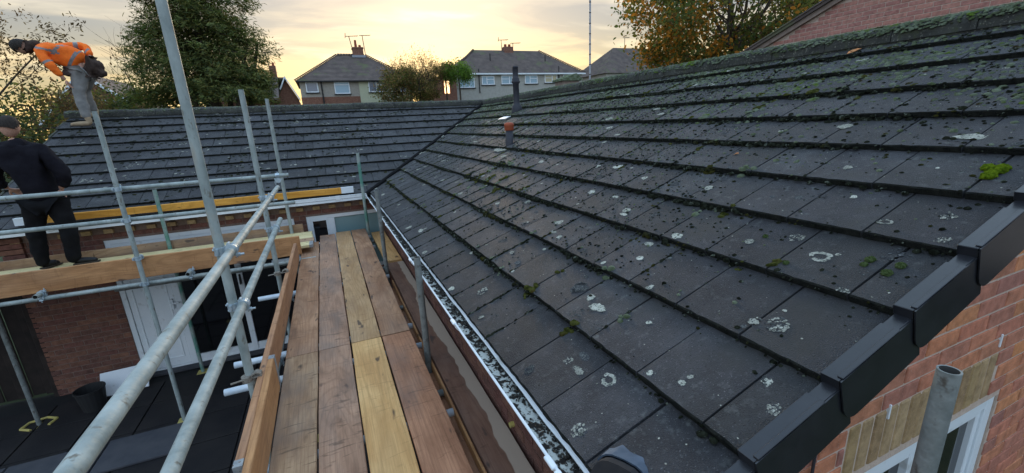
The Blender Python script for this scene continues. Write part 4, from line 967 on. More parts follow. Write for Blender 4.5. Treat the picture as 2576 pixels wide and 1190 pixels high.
T_('standard', (SXA, 4.85, GZ+0.03), (SXA, 4.85, 0.39))
T_('standard', (-0.635, 7.262, GZ+0.03), (-0.635, 7.262, 0.455))
T_('standard', (-2.19, 7.262, GZ+0.03), (-2.19, 7.262, -0.69), mat='galv_green', label='green painted upright near the wall')
T_('standard', (0.485, 7.22, GZ+0.03), (0.485, 7.22, -0.385), mat='galv_green', label='green stained upright in the inner corner')
T_('standard', (0.498, 5.18, GZ+0.03), (0.498, 5.18, -0.725), mat='galv_dull')
T_('standard', (0.500, 2.95, GZ+0.03), (0.500, 2.95, -0.915), mat='galv_dull', label='dull upright with an open top beside the gutter')
T_('standard', (-3.88, 6.80, GZ+0.03), (-3.88, 6.80, 0.3), mat='galv_dull')
# guard rails
RX = -0.552
T_('guard_rail', (RX, -0.9, RX/0.874), (RX, 5.66, RX/0.874), label='upper guard rail beside the walkway', mat='galv')
T_('guard_rail', (RX-0.005, -0.9, RX/0.573), (RX-0.005, 5.35, RX/0.578), label='lower guard rail beside the walkway', mat='galv')
T_('guard_rail', (-5.2, 6.055, -0.532), (-0.445, 6.055, -0.535)); T_('guard_rail', (-5.2, 6.055, -0.885), (-0.43, 6.055, -0.885))
T_('ledger', (-5.2, 6.055, -1.638), (-0.30, 6.055, -1.660)); T_('ledger', (SXA+0.05, 0.4, -1.755), (SXA+0.05, 7.3, -1.755)); T_('ledger', (0.45, 0.4, -1.93), (0.45, 7.3, -1.93))
T_('ledger', (-2.9, 7.215, -2.0), (0.3, 7.215, -2.0), mat='galv_dull')
for (x, y) in ((-3.05, 6.0), (-1.69, 6.0)): T_('transom', (x, y-0.06, -1.59), (x, 7.28, -1.59), mat='galv')
for y in (-0.2, 1.05, 2.22, 3.13, 3.51, 4.93, 6.35, 7.0): T_('transom', (-0.86 if y > 2.5 else -0.80, y, -1.704), (0.492, y, -1.704), mat='transom', hollow=False, n=14)
for y in (1.5, 2.6, 4.2, 5.6, 7.1): T_('transom', (0.43, y, -1.815), (0.745, y, -1.815), mat='galv_dull', n=12)
# couplers
def coupler(P, ax1, ax2, off, mat='zinc', swing=1):
    """two clamp bands back to back: one round a tube along ax1 at P, one round a tube along ax2 at P+off"""
    P = Vector(P); off = Vector(off); a1 = Vector(ax1).normalized(); a2 = Vector(ax2).normalized(); m = MB(); d = off.normalized()
    for (C, a) in ((P, a1), (P+off, a2)):
        m.tube(C-a*0.021, C+a*0.021, 0.0305, n=16); m.tube(C-a*0.023, C-a*0.015, 0.0325, n=16); m.tube(C+a*0.015, C+a*0.023, 0.0325, n=16)
        s_ = a.cross(d).normalized()*swing
        m.tube(C+s_*0.034-d*0.045, C+s_*0.034+d*0.055, 0.0062, n=8)                 # swing bolt
        m.tube(C+s_*0.034+d*0.020, C+s_*0.034+d*0.036, 0.0125, n=6)                  # flange nut
        m.tube(C+s_*0.034+d*0.016, C+s_*0.034+d*0.020, 0.016, n=10)
        m.tube(C+s_*0.034-d*0.022-a*0.016, C+s_*0.034-d*0.022+a*0.016, 0.009, n=8)   # hinge pin
        m.tube(C-s_*0.034-d*0.01-a*0.018, C-s_*0.034-d*0.01+a*0.018, 0.009, n=8)
    c = P+off*0.5; m.tube(c-d*0.014, c+d*0.014, 0.022, n=10)
    return spart('coupler', m, MT[mat])
X_, Y_, Z_ = (1, 0, 0), (0, 1, 0), (0, 0, 1)
coupler((-0.606, 2.74, RX/0.874+0.005), Z_, Y_, (0.054, 0, 0)); coupler((-0.606, 2.74, RX/0.574), Z_, Y_, (0.050, 0, 0))
coupler((SXA, 4.85, RX/0.874), Z_, Y_, (0.068, 0, 0)); coupler((SXA, 4.85, RX/0.577), Z_, Y_, (0.064, 0, 0))
for z in (-0.532, -0.885, -1.640): coupler((-2.13, 6.00, z), Z_, X_, (0, 0.055, 0))
coupler((-2.13, 6.00, -1.33), Z_, Z_, (0, 0.06, 0.0))
coupler((-0.57, 6.055, -0.535), X_, Y_, (0.0, -0.0, -0.055)); coupler((-3.05, 6.055, -1.638), X_, Y_, (0, 0, 0.05)); coupler((-1.69, 6.055, -1.638), X_, Y_, (0, 0, 0.05))
coupler((0.5, 2.95, -1.93), Z_, Y_, (-0.05, 0, 0), 'rusty'); coupler((0.498, 5.18, -1.93), Z_, Y_, (-0.05, 0, 0), 'rusty')
for y in (3.13, 3.51, 4.93): coupler((-0.572, y, -1.755), Y_, X_, (0, 0, 0.051))
def toe_clip(y, z, xb):
    m = MB(); m.tube((-0.62, y, z-0.02), (-0.62, y, z+0.015), 0.030, n=14); m.bbox(-0.62, xb+0.005, y-0.015, y+0.012, z-0.005, z+0.004, 0.002)
    m.prism([(xb-0.050, z+0.002), (xb-0.050, z+0.022), (xb-0.02, z+0.034), (xb+0.005, z+0.022), (xb+0.008, z-0.035), (xb+0.003, z-0.035), (xb-0.002, z+0.016), (xb-0.022, z+0.026), (xb-0.044, z+0.016), (xb-0.044, z+0.002)], 'y', y-0.022, y+0.022)
    m.tube((-0.70, y-0.03, z), (-0.62, y-0.02, z+0.004), 0.006, n=8); return spart('toe_board_clip', m, MT['rusty'])
def base_plate(x, y, s_=0.15, rz=0.3, ring=False):
    m = MB(); n = 6; R_ = s_
    out = [(R_*math.cos(2*math.pi*i/n+rz), R_*0.75*math.sin(2*math.pi*i/n+rz)) for i in range(n)]
    if ring:
        for i in range(n):
            if i == 4: continue
            a, b = out[i], out[(i+1) % n]; m.tube((x+a[0], y+a[1], GZ+0.05), (x+b[0], y+b[1], GZ+0.05), 0.016, n=8)
        m.box(x-0.07, x+0.07, y-0.07, y+0.07, GZ+0.018, GZ+0.03)
    else: m.bbox(x-s_/2, x+s_/2, y-s_/2, y+s_/2, GZ+0.018, GZ+0.045, 0.006)
    return spart('base_plate', m, MT['yellow'], label='yellow foot plate at the bottom of an upright')
base_plate(-3.88, 6.80, 0.17, 0.35, True); base_plate(-2.13, 6.0); base_plate(-2.19, 7.262); base_plate(-0.606, 2.74); base_plate(SXA, 4.85); base_plate(-0.635, 7.262)
toe_clip(4.78, -1.41, -0.522); toe_clip(2.72, -1.42, -0.545)
tb = thing('scaffold_tube', (1.352, 0.435, GZ), 'single dull grey scaffold tube with an open top standing in front of the gable window', 'scaffold pole')
tm = MB().tube((0, 0, 0.0), (0.004, 0, -0.655-GZ), RT, n=28, hollow=1)
smooth_tube(part('tube', tm, [MT['galv_dull'], MT['inside']], tb)); part('base_plate', MB().bbox(-0.075, 0.075, -0.075, 0.075, 0.0, 0.02, 0.004), MT['yellow'], tb)

# ------------------------------------------------------------------ boards
def board_mesh(L_, w, t, mat, seg=None, bow=0.0025, seed=0):
    rn = random.Random(seed); seg = seg or max(4, int(L_/0.25)); V_ = []; F = []; c = 0.004
    prof = [(-w/2, -t/2+c), (-w/2, t/2-c), (-w/2+c, t/2), (0, t/2), (w/2-c, t/2), (w/2, t/2-c), (w/2, -t/2+c), (w/2-c, -t/2), (-w/2+c, -t/2)]
    n = len(prof)
    for i in range(seg+1):
        x = -L_/2+L_*i/seg; dl = rn.uniform(-bow, bow); dr = rn.uniform(-bow, bow); dz = rn.uniform(-0.001, 0.001); cup = rn.uniform(-0.001, 0.001)
        for j, (y, z) in enumerate(prof): V_.append((x, y+(dl if y < 0 else dr if y > 0 else 0), z+dz+(cup if y == 0 else 0)))
    for i in range(seg):
        for j in range(n): F.append((i*n+j, i*n+(j+1) % n, (i+1)*n+(j+1) % n, (i+1)*n+j))
    F.append(tuple(range(n))); F.append(tuple(seg*n+j for j in range(n))[::-1])
    return recalc(MB().add(V_, F).mesh('board', [mat]))
bseed = [0]
def board(p0, p1, wood, label, w=0.224, t=0.038, edge=False, bands='', group='scaffold boards', tilt_=0.0, name='scaffold_board'):
    """p0,p1: centre line of the board; edge=True stands it on its narrow side"""
    p0 = Vector(p0); p1 = Vector(p1); d = (p1-p0); L_ = d.length; d.normalize(); bseed[0] += 1
    up = Vector((0, 0, 1)); s_ = up.cross(d).normalized(); u = d.cross(s_)
    R3 = Matrix((d, s_, u)).transposed() if not edge else Matrix((d, u, -s_)).transposed()
    t_ = bpy.data.objects.new(name, None); COL.objects.link(t_); t_.matrix_world = Matrix.Translation((p0+p1)/2) @ R3.to_4x4() @ Matrix.Rotation(tilt_, 4, 'X')
    tag(t_, label, 'board', group)
    obj('plank', board_mesh(L_, w, t, W[wood], seed=bseed[0]), t_)
    for e in bands:
        x = (-L_/2+0.022) if e == 's' else (L_/2-0.022)
        m = MB().bbox(x-0.024, x+0.024, -w/2-0.0015, w/2+0.0015, -t/2-0.0012, t/2+0.0012, 0.001)
        for q in (-0.3, 0.3): m.tube((x, q*w, t/2), (x, q*w, t/2+0.0035), 0.004, n=6)
        o = part('end_band', m, MT['band'], t_)
    return t_
ZB = -1.64-0.019
cols = [(-0.376, 0.222), (-0.144, 0.226), (0.091, 0.226), (0.3265, 0.226)]
nearl = [('greybrown', 'greyish brown walkway board, leftmost of the near four, with a long dark scratch'), ('purple', 'weathered walkway board with a cathedral grain figure, second from the left of the near four'), ('yellow', 'bright yellow walkway board in the near run'), ('red', 'reddish brown walkway board, rightmost of the near four, with blue-grey stains')]
farl = [('brown', 'brown walkway board running away beside the toe board, far leftmost'), ('purple', 'dull brown walkway board in the far run, just left of the amber one'), ('amber', 'amber brown walkway board in the far run with dark cross scuffs'), ('brown', 'brown walkway board of the far run, ending at the green stained upright')]
for i, ((x, w), (wd, lb)) in enumerate(zip(cols, nearl)):
    board((x+random.uniform(-.002, .002), -0.9, ZB), (x, 3.300, ZB), wd, lb, w)
for i, ((x, w), (wd, lb)) in enumerate(zip(cols, farl)):
    board((x, 3.306+0.004*i, ZB-0.001), (x+0.004*i, (6.9, 7.28, 7.36, 7.38)[i], ZB-0.001), wd, lb, w)
board((0.645, -0.6, -1.772), (0.655, 5.60, -1.772), 'damp', 'inner board below the gutter, brown and damp with a pale dried strip along one side', 0.218)
board((0.645, 5.61, -1.748), (0.645, 7.40, -1.748), 'yellow', 'clean light orange inner board in the far corner below the gutter', 0.216)
board((0.46, -0.4, -1.868), (0.46, 4.9, -1.868), 'red', 'narrow view of a dark reddish board lying lower in the gap beside the walkway', 0.20)
board((0.527, 1.2, -1.795), (0.524, 4.95, -1.795), 'toe', 'thin orange strip standing in for light on the side edge of the inner board', 0.06, 0.016, edge=True, name='edge_light_strip')  # added strip; its orange colour imitates light on the inner board edge
# toe boards
board((-0.511, -0.7, -1.530), (-0.511, 2.95, -1.530), 'toe', 'near toe board standing on edge beside the walkway, metal band on its far end', 0.222, edge=True, bands='e')
board((-0.553, 1.93, -1.530), (-0.515, 6.02, -1.520), 'edge', 'far toe board standing on edge, clipped to the uprights and running to the cross platform', 0.222, edge=True, bands='s')
board((-5.2, 6.105, -1.466), (-0.46, 6.105, -1.464), 'toe', 'wide orange-brown toe board on edge across the front of the garden platform', 0.25, edge=True)
ZP = -1.548
for i in range(4):
    y = 6.42+0.238*i; x1 = (-0.325, -0.315, -0.335, -0.35)[i]
    board((-5.1, y, ZP-0.003*i), (x1, y, ZP-0.003*i), ('pale', 'greybrown', 'pale', 'pale')[i], ('pale new board at the front of the garden platform, its banded end over the walkway', 'brown board between the pale ones on the garden platform', 'second pale board from the wall on the garden platform', 'pale board nearest the wall, on which the man in black stands')[i], 0.226, bands='e' if i == 0 else '')
board((-5.0, 7.318, -1.545), (-0.47, 7.318, -1.535), 'greybrown', 'dark brown board on edge between the garden platform and the brick wall', 0.225, edge=True)
# timber lying on the eaves
tm_ = board((-3.74, 7.425, -0.965), (0.355, 7.425, -0.975), 'orange', 'orange timber lying along the left wing gutter with white painted ends', 0.095, 0.055, edge=True, group=None, name='timber')
part('painted_end', MB().bbox(1.86, 2.05, -0.049, 0.049, -0.029, 0.029, 0.002), MT['upvc'], tm_); part('painted_end', MB().bbox(-2.05, -1.80, -0.049, 0.049, -0.029, 0.029, 0.002), MT['upvc'], tm_)
tag(obj('plastic_panel', MB().bbox(-0.27, 0.27, -0.012, 0.012, -0.17, 0.17, 0.003).mesh('panel', [MT['upvc']]), None, (-3.10, 7.22, -3.35)), 'loose white plastic panel leaning at the foot of the patio door', 'panel').rotation_euler = (rad(-35), 0, rad(4))
tag(obj('bucket', recalc(ring_prof(MB(), (0, 0, 0), [(0.0, 0.0), (0.12, 0), (0.16, 0.28), (0.168, 0.285), (0.168, 0.30), (0.155, 0.30), (0.115, 0.02)]).mesh('bucket', [MT['black']])), None, (-3.35, 6.9, GZ+0.04)), 'black bucket standing in the shade by the patio door', 'bucket')
yc = MB().tube((0, 0, 0), (0.03, 0, 0), 0.016, n=12); tag(obj('yellow_cap', yc.mesh('cap', [MT['yellow']]), None, (0.752, 1.95, -1.70)), 'small yellow plug sticking out of the wall under the near gutter', 'cap')

# ------------------------------------------------------------------ fence at the far left
fn = thing('timber_fence', (-4.0, 7.66, GZ), 'dark timber fence beyond the end of the brick garden wall', 'fence')
for i in range(26):
    o = part('fence_board', MB().bbox(-0.07, 0.07, -0.01, 0.01, 0.05, 1.9, 0.003), MT['fence'], fn) if i == 0 else bpy.data.objects.new('fence_board', o.data)
    if i: COL.objects.link(o); o.parent = fn
    o.location = (-0.1-0.146*i, 0.02*(i % 2), random.uniform(-0.01, 0.01))
for i in range(3): part('fence_post', MB().bbox(-0.05-1.9*i, 0.05-1.9*i, -0.11, -0.02, 0, 1.95, 0.005), MT['fence'], fn)

# ------------------------------------------------------------------ people
def skin_mesh(name, joints, bones, sub=2):
    """joints: name -> (x, y, z, radius[, radius2]); first joint is the root"""
    names = list(joints); me = bpy.data.meshes.new(name); me.from_pydata([joints[k][:3] for k in names], [(names.index(a), names.index(b)) for a, b in bones], [])
    o = bpy.data.objects.new(name, me); COL.objects.link(o); md = o.modifiers.new('skin', 'SKIN'); md.use_smooth_shade = True
    if not me.skin_vertices: 
        bpy.context.view_layer.objects.active = o
    for i, k in enumerate(names):
        j = joints[k]; me.skin_vertices[0].data[i].radius = (j[3], j[4] if len(j) > 4 else j[3]); me.skin_vertices[0].data[i].use_root = (i == 0)
    s_ = o.modifiers.new('sub', 'SUBSURF'); s_.levels = sub; s_.render_levels = sub
    dg = bpy.context.evaluated_depsgraph_get(); dg.update(); m2 = bpy.data.meshes.new_from_object(o.evaluated_get(dg)); bpy.data.objects.remove(o)
    return m2
def crumple(me, amp, s_=9.0):
    from mathutils import noise as mn
    for v in me.vertices:
        c = v.co; n_ = v.normal; v.co = c+n_*amp*(mn.noise(c*s_)+0.6*mn.noise(c*s_*2.3+Vector((3, 1, 2))))
    return me
MT['skin'] = material('skin', (0.42, 0.22, 0.15), (0.48, 0.27, 0.19), rough=0.6, scale=20)
MT['hair'] = material('dark_hair', (0.018, 0.014, 0.011), (0.035, 0.026, 0.020), rough=0.8, scale=50, stretch=(1, 1, 0.3), bump=0.8, bscale=150)
MT['black_cloth'] = material('black_cloth', (0.008, 0.007, 0.010), (0.014, 0.013, 0.017), rough=0.95, scale=6, spec=0.1, bump=0.4, bscale=30)
MT['dark_trouser'] = material('dark_trousers', (0.007, 0.007, 0.008), (0.012, 0.012, 0.013), rough=0.95, scale=6, spec=0.1, bump=0.4, bscale=30)
MT['brown_cloth'] = material('brown_jacket_cloth', (0.040, 0.028, 0.024), (0.075, 0.052, 0.042), rough=0.95, scale=12, spec=0.1, bump=0.5, bscale=40)
MT['grey_trouser'] = material('grey_work_trousers', (0.19, 0.185, 0.175), (0.26, 0.25, 0.235), rough=0.9, scale=10, spec=0.1, bump=0.5, bscale=35)
MT['boot_tan'] = material('tan_boot', (0.28, 0.20, 0.12), (0.36, 0.27, 0.17), rough=0.8, scale=20)
MT['sole'] = material('boot_sole', (0.05, 0.04, 0.03), rough=0.9); MT['shoe'] = material('black_shoe', (0.012, 0.012, 0.013), rough=0.5, scale=10)
MT['orange_vis'] = material('orange_hi_vis', (0.95, 0.19, 0.025), (0.80, 0.14, 0.02), rough=0.75, scale=7, spec=0.1, bump=0.5, bscale=25)
MT['tape'] = material('reflective_tape', (0.17, 0.16, 0.16), (0.23, 0.22, 0.22), rough=0.45, scale=20)
def hand(parent, P, d, palm_n, s_=1.0, mat=None):
    """palm with four unequal curled fingers and a side thumb, pointing along d"""
    d = Vector(d).normalized(); n_ = Vector(palm_n); n_ = (n_-d*n_.dot(d)).normalized(); w = d.cross(n_); P = Vector(P)
    J = {'w': (*P, 0.026*s_, 0.018*s_), 'p': (*(P+d*0.05*s_), 0.038*s_, 0.015*s_)}; B = [('w', 'p')]
    for i, (o_, l) in enumerate(((-0.030, 0.066), (-0.010, 0.078), (0.010, 0.074), (0.029, 0.058))):
        a = P+d*0.085*s_+w*o_*s_; b = a+(d*0.9-n_*0.25).normalized()*l*0.5*s_; c = b+(d*0.55-n_*0.8).normalized()*l*0.5*s_
        J[f'a{i}'] = (*a, 0.0105*s_); J[f'b{i}'] = (*b, 0.0095*s_); J[f'c{i}'] = (*c, 0.008*s_); B += [('p', f'a{i}'), (f'a{i}', f'b{i}'), (f'b{i}', f'c{i}')]
    a = P+d*0.03*s_-w*0.034*s_; b = a+(d*0.6-w*0.7).normalized()*0.034*s_; c = b+(d*0.9-w*0.25-n_*0.3).normalized()*0.03*s_
    J['t0'] = (*a, 0.013*s_); J['t1'] = (*b, 0.011*s_); J['t2'] = (*c, 0.009*s_); B += [('p', 't0'), ('t0', 't1'), ('t1', 't2')]
    return obj('hand', skin_mesh('hand', J, B, 1), parent, -Vector(parent.location), mat or MT['skin'])
def pobj(root, name, me, mat, label=None, amp=0.0):
    if amp: crumple(me, amp)
    o = obj(name, me, root, -Vector(root.location), mat)
    if label: o['label'] = label
    return o
def head_mesh(C, face, up, s_=1.0):
    """skull with brow, nose, mouth, chin, ears and eyes; face = direction the face looks"""
    C = Vector(C); f = Vector(face).normalized(); up = Vector(up); up = (up-f*up.dot(f)).normalized(); w = f.cross(up); bm = bmesh.new()
    bmesh.ops.create_uvsphere(bm, u_segments=20, v_segments=14, radius=1.0)
    for v in bm.verts:
        x, y, z = v.co; sx, sy, sz = 0.076, 0.098, 0.118
        if z < 0: sx *= 1+0.28*z*abs(z)*1.0; sy *= 1+0.12*z
        X_2, Y2, Z2 = x*sx, y*sy, z*sz
        if y > 0.6 and abs(x) < 0.25 and -0.35 < z < 0.1: Y2 += 0.022*(1-abs(x)/0.25)*(0.1-z)/0.45
        if y > 0.6 and 0.12 < abs(x) < 0.45 and 0.0 < z < 0.22: Y2 -= 0.010
        if y > 0.5 and z < -0.7: Y2 += 0.012
        v.co = C+(w*X_2+f*Y2+up*Z2)*s_
    for sgn in (-1, 1):
        r_ = bmesh.ops.create_uvsphere(bm, u_segments=8, v_segments=6, radius=1.0)
        for v in r_['verts']: x, y, z = v.co; v.co = C+(w*(sgn*0.078+x*0.010)+f*(-0.008+y*0.017)+up*(-0.005+z*0.030))*s_
        r_ = bmesh.ops.create_uvsphere(bm, u_segments=8, v_segments=6, radius=1.0)
        for v in r_['verts']: x, y, z = v.co; v.co = C+(w*(sgn*0.031+x*0.012)+f*(0.079+y*0.012)+up*(0.010+z*0.009))*s_
    me = bpy.data.meshes.new('head'); bm.to_mesh(me); bm.free(); me.polygons.foreach_set('use_smooth', [True]*len(me.polygons)); return me
def hair_mesh(C, face, up, s_=1.0, back=True, rough_=0.006):
    from mathutils import noise as mn
    C = Vector(C); f = Vector(face).normalized(); up = Vector(up); up = (up-f*up.dot(f)).normalized(); w = f.cross(up); bm = bmesh.new()
    bmesh.ops.create_uvsphere(bm, u_segments=28, v_segments=20, radius=1.0)
    kill = [v for v in bm.verts if (v.co.y > 0.35 and v.co.z < 0.45) or v.co.z < -0.45 or (v.co.y > 0.0 and v.co.z < -0.1)]
    bmesh.ops.delete(bm, geom=kill, context='VERTS')
    for v in bm.verts:
        x, y, z = v.co; q = 1+0.05*mn.noise(v.co*6); v.co = C+(w*x*0.087*q+f*(y*0.108-0.004)*q+up*(z*0.128+0.004)*q)*s_
    me = bpy.data.meshes.new('hair'); bm.to_mesh(me); bm.free(); me.polygons.foreach_set('use_smooth', [True]*len(me.polygons)); return me
def join_meshes(name, ms):
    mb = MB()
    for m in ms: mb.add([v.co for v in m.vertices], [tuple(p.vertices) for p in m.polygons])
    me = mb.mesh(name, [], smooth=True); return me
def boot(root, heel, toe, name, mat, up=(0, 0, 1), h=0.10, s_=1.0, sole=True):
    H = Vector(heel); T2 = Vector(toe); d = (T2-H).normalized(); U = Vector(up); L_ = (T2-H).length
    J = {'m': (*(H+d*L_*0.45+U*0.045), 0.045*s_, 0.04*s_), 'h': (*(H+d*L_*0.12+U*0.05), 0.042*s_, 0.045*s_), 't': (*(T2-d*0.045+U*0.034), 0.043*s_, 0.032*s_), 'e': (*(T2-d*0.012+U*0.028), 0.030*s_, 0.024*s_), 'a': (*(H+d*L_*0.16+U*(0.05+h)), 0.048*s_, 0.050*s_)}
    o = pobj(root, name, skin_mesh(name, J, [('m', 'h'), ('m', 't'), ('t', 'e'), ('h', 'a')], 2), mat)
    if sole:
        w = d.cross(U).normalized(); R3 = Matrix((d, w, U)).transposed().to_4x4(); R3.translation = H
        part('sole', MB().bbox(0.0, L_, -0.042, 0.042, -0.004, 0.016, 0.006, Mx=R3), MT['sole'], o)
    return o
# --- the man on the roof, bent forward with a hand on his knee
r1 = (-3.66, 10.15, 0.27); m1 = thing('person', r1, 'man in orange hi-vis jacket and grey trousers bending forward on the roof', 'person')
yo = 10.15
hd = (-4.285, yo, 1.525)
J = {'pelvis': (-3.56, yo, 1.20, 0.13, 0.15), 'waist': (-3.70, yo, 1.36, 0.125, 0.16), 'chest': (-3.90, yo, 1.47, 0.13, 0.18), 'neckb': (-4.06, yo, 1.50, 0.085, 0.10), 'neck': (-4.15, yo, 1.51, 0.058),
 'hn': (-3.62, yo-0.10, 1.10, 0.10), 'kn': (-3.700, yo-0.11, 0.77, 0.062), 'an': (-3.69, yo-0.12, 0.40, 0.042), 'hf': (-3.60, yo+0.12, 1.10, 0.10), 'kf': (-3.745, yo+0.22, 0.84, 0.062), 'af': (-3.73, yo+0.36, 0.55, 0.042),
 'sn': (-4.02, yo-0.19, 1.42, 0.068), 'en': (-3.88, yo-0.26, 1.19, 0.048), 'wn': (-3.79, yo-0.20, 0.99, 0.030), 'sf': (-4.00, yo+0.18, 1.54, 0.068), 'ef': (-3.55, yo+0.24, 1.60, 0.048), 'wf': (-3.47, yo+0.08, 1.38, 0.030)}
B = [('pelvis', 'waist'), ('waist', 'chest'), ('chest', 'neckb'), ('neckb', 'neck'), ('pelvis', 'hn'), ('hn', 'kn'), ('kn', 'an'), ('pelvis', 'hf'), ('hf', 'kf'), ('kf', 'af'), ('chest', 'sn'), ('sn', 'en'), ('en', 'wn'), ('chest', 'sf'), ('sf', 'ef'), ('ef', 'wf')]
body = join_meshes('body', [skin_mesh('b', {k: (*v[:3], *[q*(0.6 if k in ('pelvis', 'waist', 'hn', 'hf', 'chest') else 0.85) for q in v[3:]]) for k, v in J.items()}, B), head_mesh(hd, (-0.25, 0.2, -0.95), (-0.95, 0, 0.3))]); pobj(m1, 'body', body, MT['skin'])
jk = {k: J[k] for k in ('chest', 'waist', 'neckb', 'sn', 'en', 'sf', 'ef')}; jk['chest'] = (-3.91, yo, 1.475, 0.175, 0.215); jk['waist'] = (-3.70, yo, 1.385, 0.18, 0.21); jk['hem'] = (-3.56, yo, 1.27, 0.18, 0.20); jk['neckb'] = (-4.07, yo, 1.505, 0.10, 0.12)
for k, q in (('sn', 0.088), ('en', 0.072), ('sf', 0.085), ('ef', 0.070)): jk[k] = (*J[k][:3], q)
jk['wn'] = (-3.815, yo-0.21, 1.045, 0.048); jk['wf'] = (-3.48, yo+0.10, 1.42, 0.046)
jm = pobj(m1, 'jacket', skin_mesh('jacket', jk, [('chest', 'waist'), ('waist', 'hem'), ('chest', 'neckb'), ('chest', 'sn'), ('sn', 'en'), ('en', 'wn'), ('chest', 'sf'), ('sf', 'ef'), ('ef', 'wf')], 3), MT['orange_vis'], amp=0.013)
# reflective tape: faces of the jacket near the tape bands
jm.data.materials.append(MT['tape'])
def on_tape(c):
    x, y, z = c
    if y < yo-0.165 and z < 1.30: return abs((x+3.93)*0.5-(z-1.27)*0.86) < 0.024      # near sleeve band
    if y > yo+0.14 and z > 1.46: return abs(x+3.66) < 0.030                            # far sleeve band
    t = (x+3.70)+(z-1.36)*(-0.75)
    if abs(t+0.02-0.10) < 0.021 and x > -3.80: return True
    if abs((x+3.80)-0.9*(z-1.47)) < 0.024 and z > 1.40: return True
    return abs((z-1.475)+0.28*(x+3.95)) < 0.019 and x < -3.78
for p in jm.data.polygons:
    if on_tape(p.center): p.material_index = 1
tr = {k: J[k] for k in ('pelvis', 'hn', 'kn', 'an', 'hf', 'kf', 'af')}
for k, q in (('pelvis', 0.16), ('hn', 0.13), ('kn', 0.090), ('an', 0.070), ('hf', 0.125), ('kf', 0.087), ('af', 0.068)): tr[k] = (*J[k][:2], J[k][2]-(0.05 if k[0] == 'a' else 0), q)
pobj(m1, 'trousers', skin_mesh('trousers', tr, [('pelvis', 'hn'), ('hn', 'kn'), ('kn', 'an'), ('pelvis', 'hf'), ('hf', 'kf'), ('kf', 'af')], 3), MT['grey_trouser'], amp=0.012)
pobj(m1, 'tied_jacket', skin_mesh('tied', {'a': (-3.64, yo, 1.27, 0.19, 0.215), 'b': (-3.48, yo-0.02, 1.215, 0.16, 0.19), 'c': (-3.37, yo-0.03, 1.18, 0.085, 0.12), 'd': (-3.65, yo, 1.19, 0.14, 0.16), 'e': (-3.30, yo-0.05, 1.07, 0.045)}, [('a', 'b'), ('b', 'c'), ('a', 'd'), ('c', 'e')], 3), MT['brown_cloth'], label='dark brown jacket hanging from his waist', amp=0.04)
pobj(m1, 'hood', skin_mesh('hood', {'a': (-4.12, yo, 1.515, 0.085, 0.10), 'b': (-4.20, yo, 1.53, 0.085), 'c': (-4.17, yo-0.02, 1.585, 0.05), 'd': (-4.06, yo, 1.60, 0.035)}, [('a', 'b'), ('b', 'c'), ('a', 'd')], 2), MT['brown_cloth'], amp=0.02)
pobj(m1, 'hair', hair_mesh(hd, (-0.25, 0.45, -0.95), (-0.95, 0, 0.3), 1.15), MT['hair'])
hand(m1, (-3.79, yo-0.20, 0.99), (0.35, 0.3, -1), (-1, 0, 0)); hand(m1, (-3.47, yo+0.08, 1.38), (0, -0.4, -1), (1, 0, 0))
boot(m1, (-3.63, yo-0.12, 0.235), (-3.93, yo-0.16, 0.245), 'boot', MT['boot_tan'], h=0.13, s_=1.1); boot(m1, (-3.68, yo+0.36, 0.40), (-3.95, yo+0.34, 0.395), 'boot', MT['boot_tan'], h=0.13, s_=1.1)
# --- the man in black on the platform, seen from behind
SC2 = 7.0/7.15
def q2(x, z, dy=0.0, r=0.05, rb=None): return (x*SC2*(1+dy/7.0), 7.0+dy, z*SC2*(1+dy/7.0), r, rb or r)
m2 = thing('person', (-3.2, 7.0, -1.53), 'man all in black standing on the garden platform with his back turned', 'person')
hd2 = (-3.375*SC2, 7.03, 0.19)
J = {'pelvis': q2(-3.265, -0.66, 0, 0.16, 0.12), 'waist': q2(-3.275, -0.50, 0.0, 0.145, 0.11), 'chest': q2(-3.335, -0.20, 0.0, 0.17, 0.12), 'nb': q2(-3.36, -0.02, 0.0, 0.09), 'neck': q2(-3.37, 0.08, 0.02, 0.057),
 'hr': q2(-3.17, -0.74, 0, 0.10), 'kr': q2(-3.135, -1.09, -0.02, 0.063), 'ar': q2(-3.18, -1.47, 0.03, 0.042), 'hl': q2(-3.37, -0.74, 0, 0.10), 'kl': q2(-3.455, -1.07, 0.0, 0.063), 'al': q2(-3.49, -1.46, 0.03, 0.042),
 'sr': q2(-3.145, -0.10, 0, 0.07), 'er': q2(-3.00, -0.39, -0.05, 0.05), 'wr': q2(-3.085, -0.58, 0.0, 0.032), 'sl': q2(-3.545, -0.09, 0, 0.07), 'el': q2(-3.66, -0.37, 0.0, 0.05), 'wl': q2(-3.56, -0.52, 0.14, 0.032)}
B = [('pelvis', 'waist'), ('waist', 'chest'), ('chest', 'nb'), ('nb', 'neck'), ('pelvis', 'hr'), ('hr', 'kr'), ('kr', 'ar'), ('pelvis', 'hl'), ('hl', 'kl'), ('kl', 'al'), ('chest', 'sr'), ('sr', 'er'), ('er', 'wr'), ('chest', 'sl'), ('sl', 'el'), ('el', 'wl')]
pobj(m2, 'body', join_meshes('body', [skin_mesh('b', {k: (*v[:3], *[q*(0.7 if k in ('pelvis', 'waist', 'hl', 'hr', 'chest') else 0.88) for q in v[3:]]) for k, v in J.items()}, B), head_mesh(hd2, (0.25, 0.85, -0.35), (0, 0, 1))]), MT['skin'])
jk = {k: J[k] for k in ('chest', 'nb', 'sr', 'er', 'sl', 'el')}; jk['chest'] = q2(-3.335, -0.19, 0, 0.215, 0.15); jk['waist'] = q2(-3.27, -0.48, 0, 0.20, 0.145); jk['hem'] = q2(-3.255, -0.74, 0, 0.205, 0.165); jk['nb'] = q2(-3.36, -0.01, 0, 0.12, 0.10)
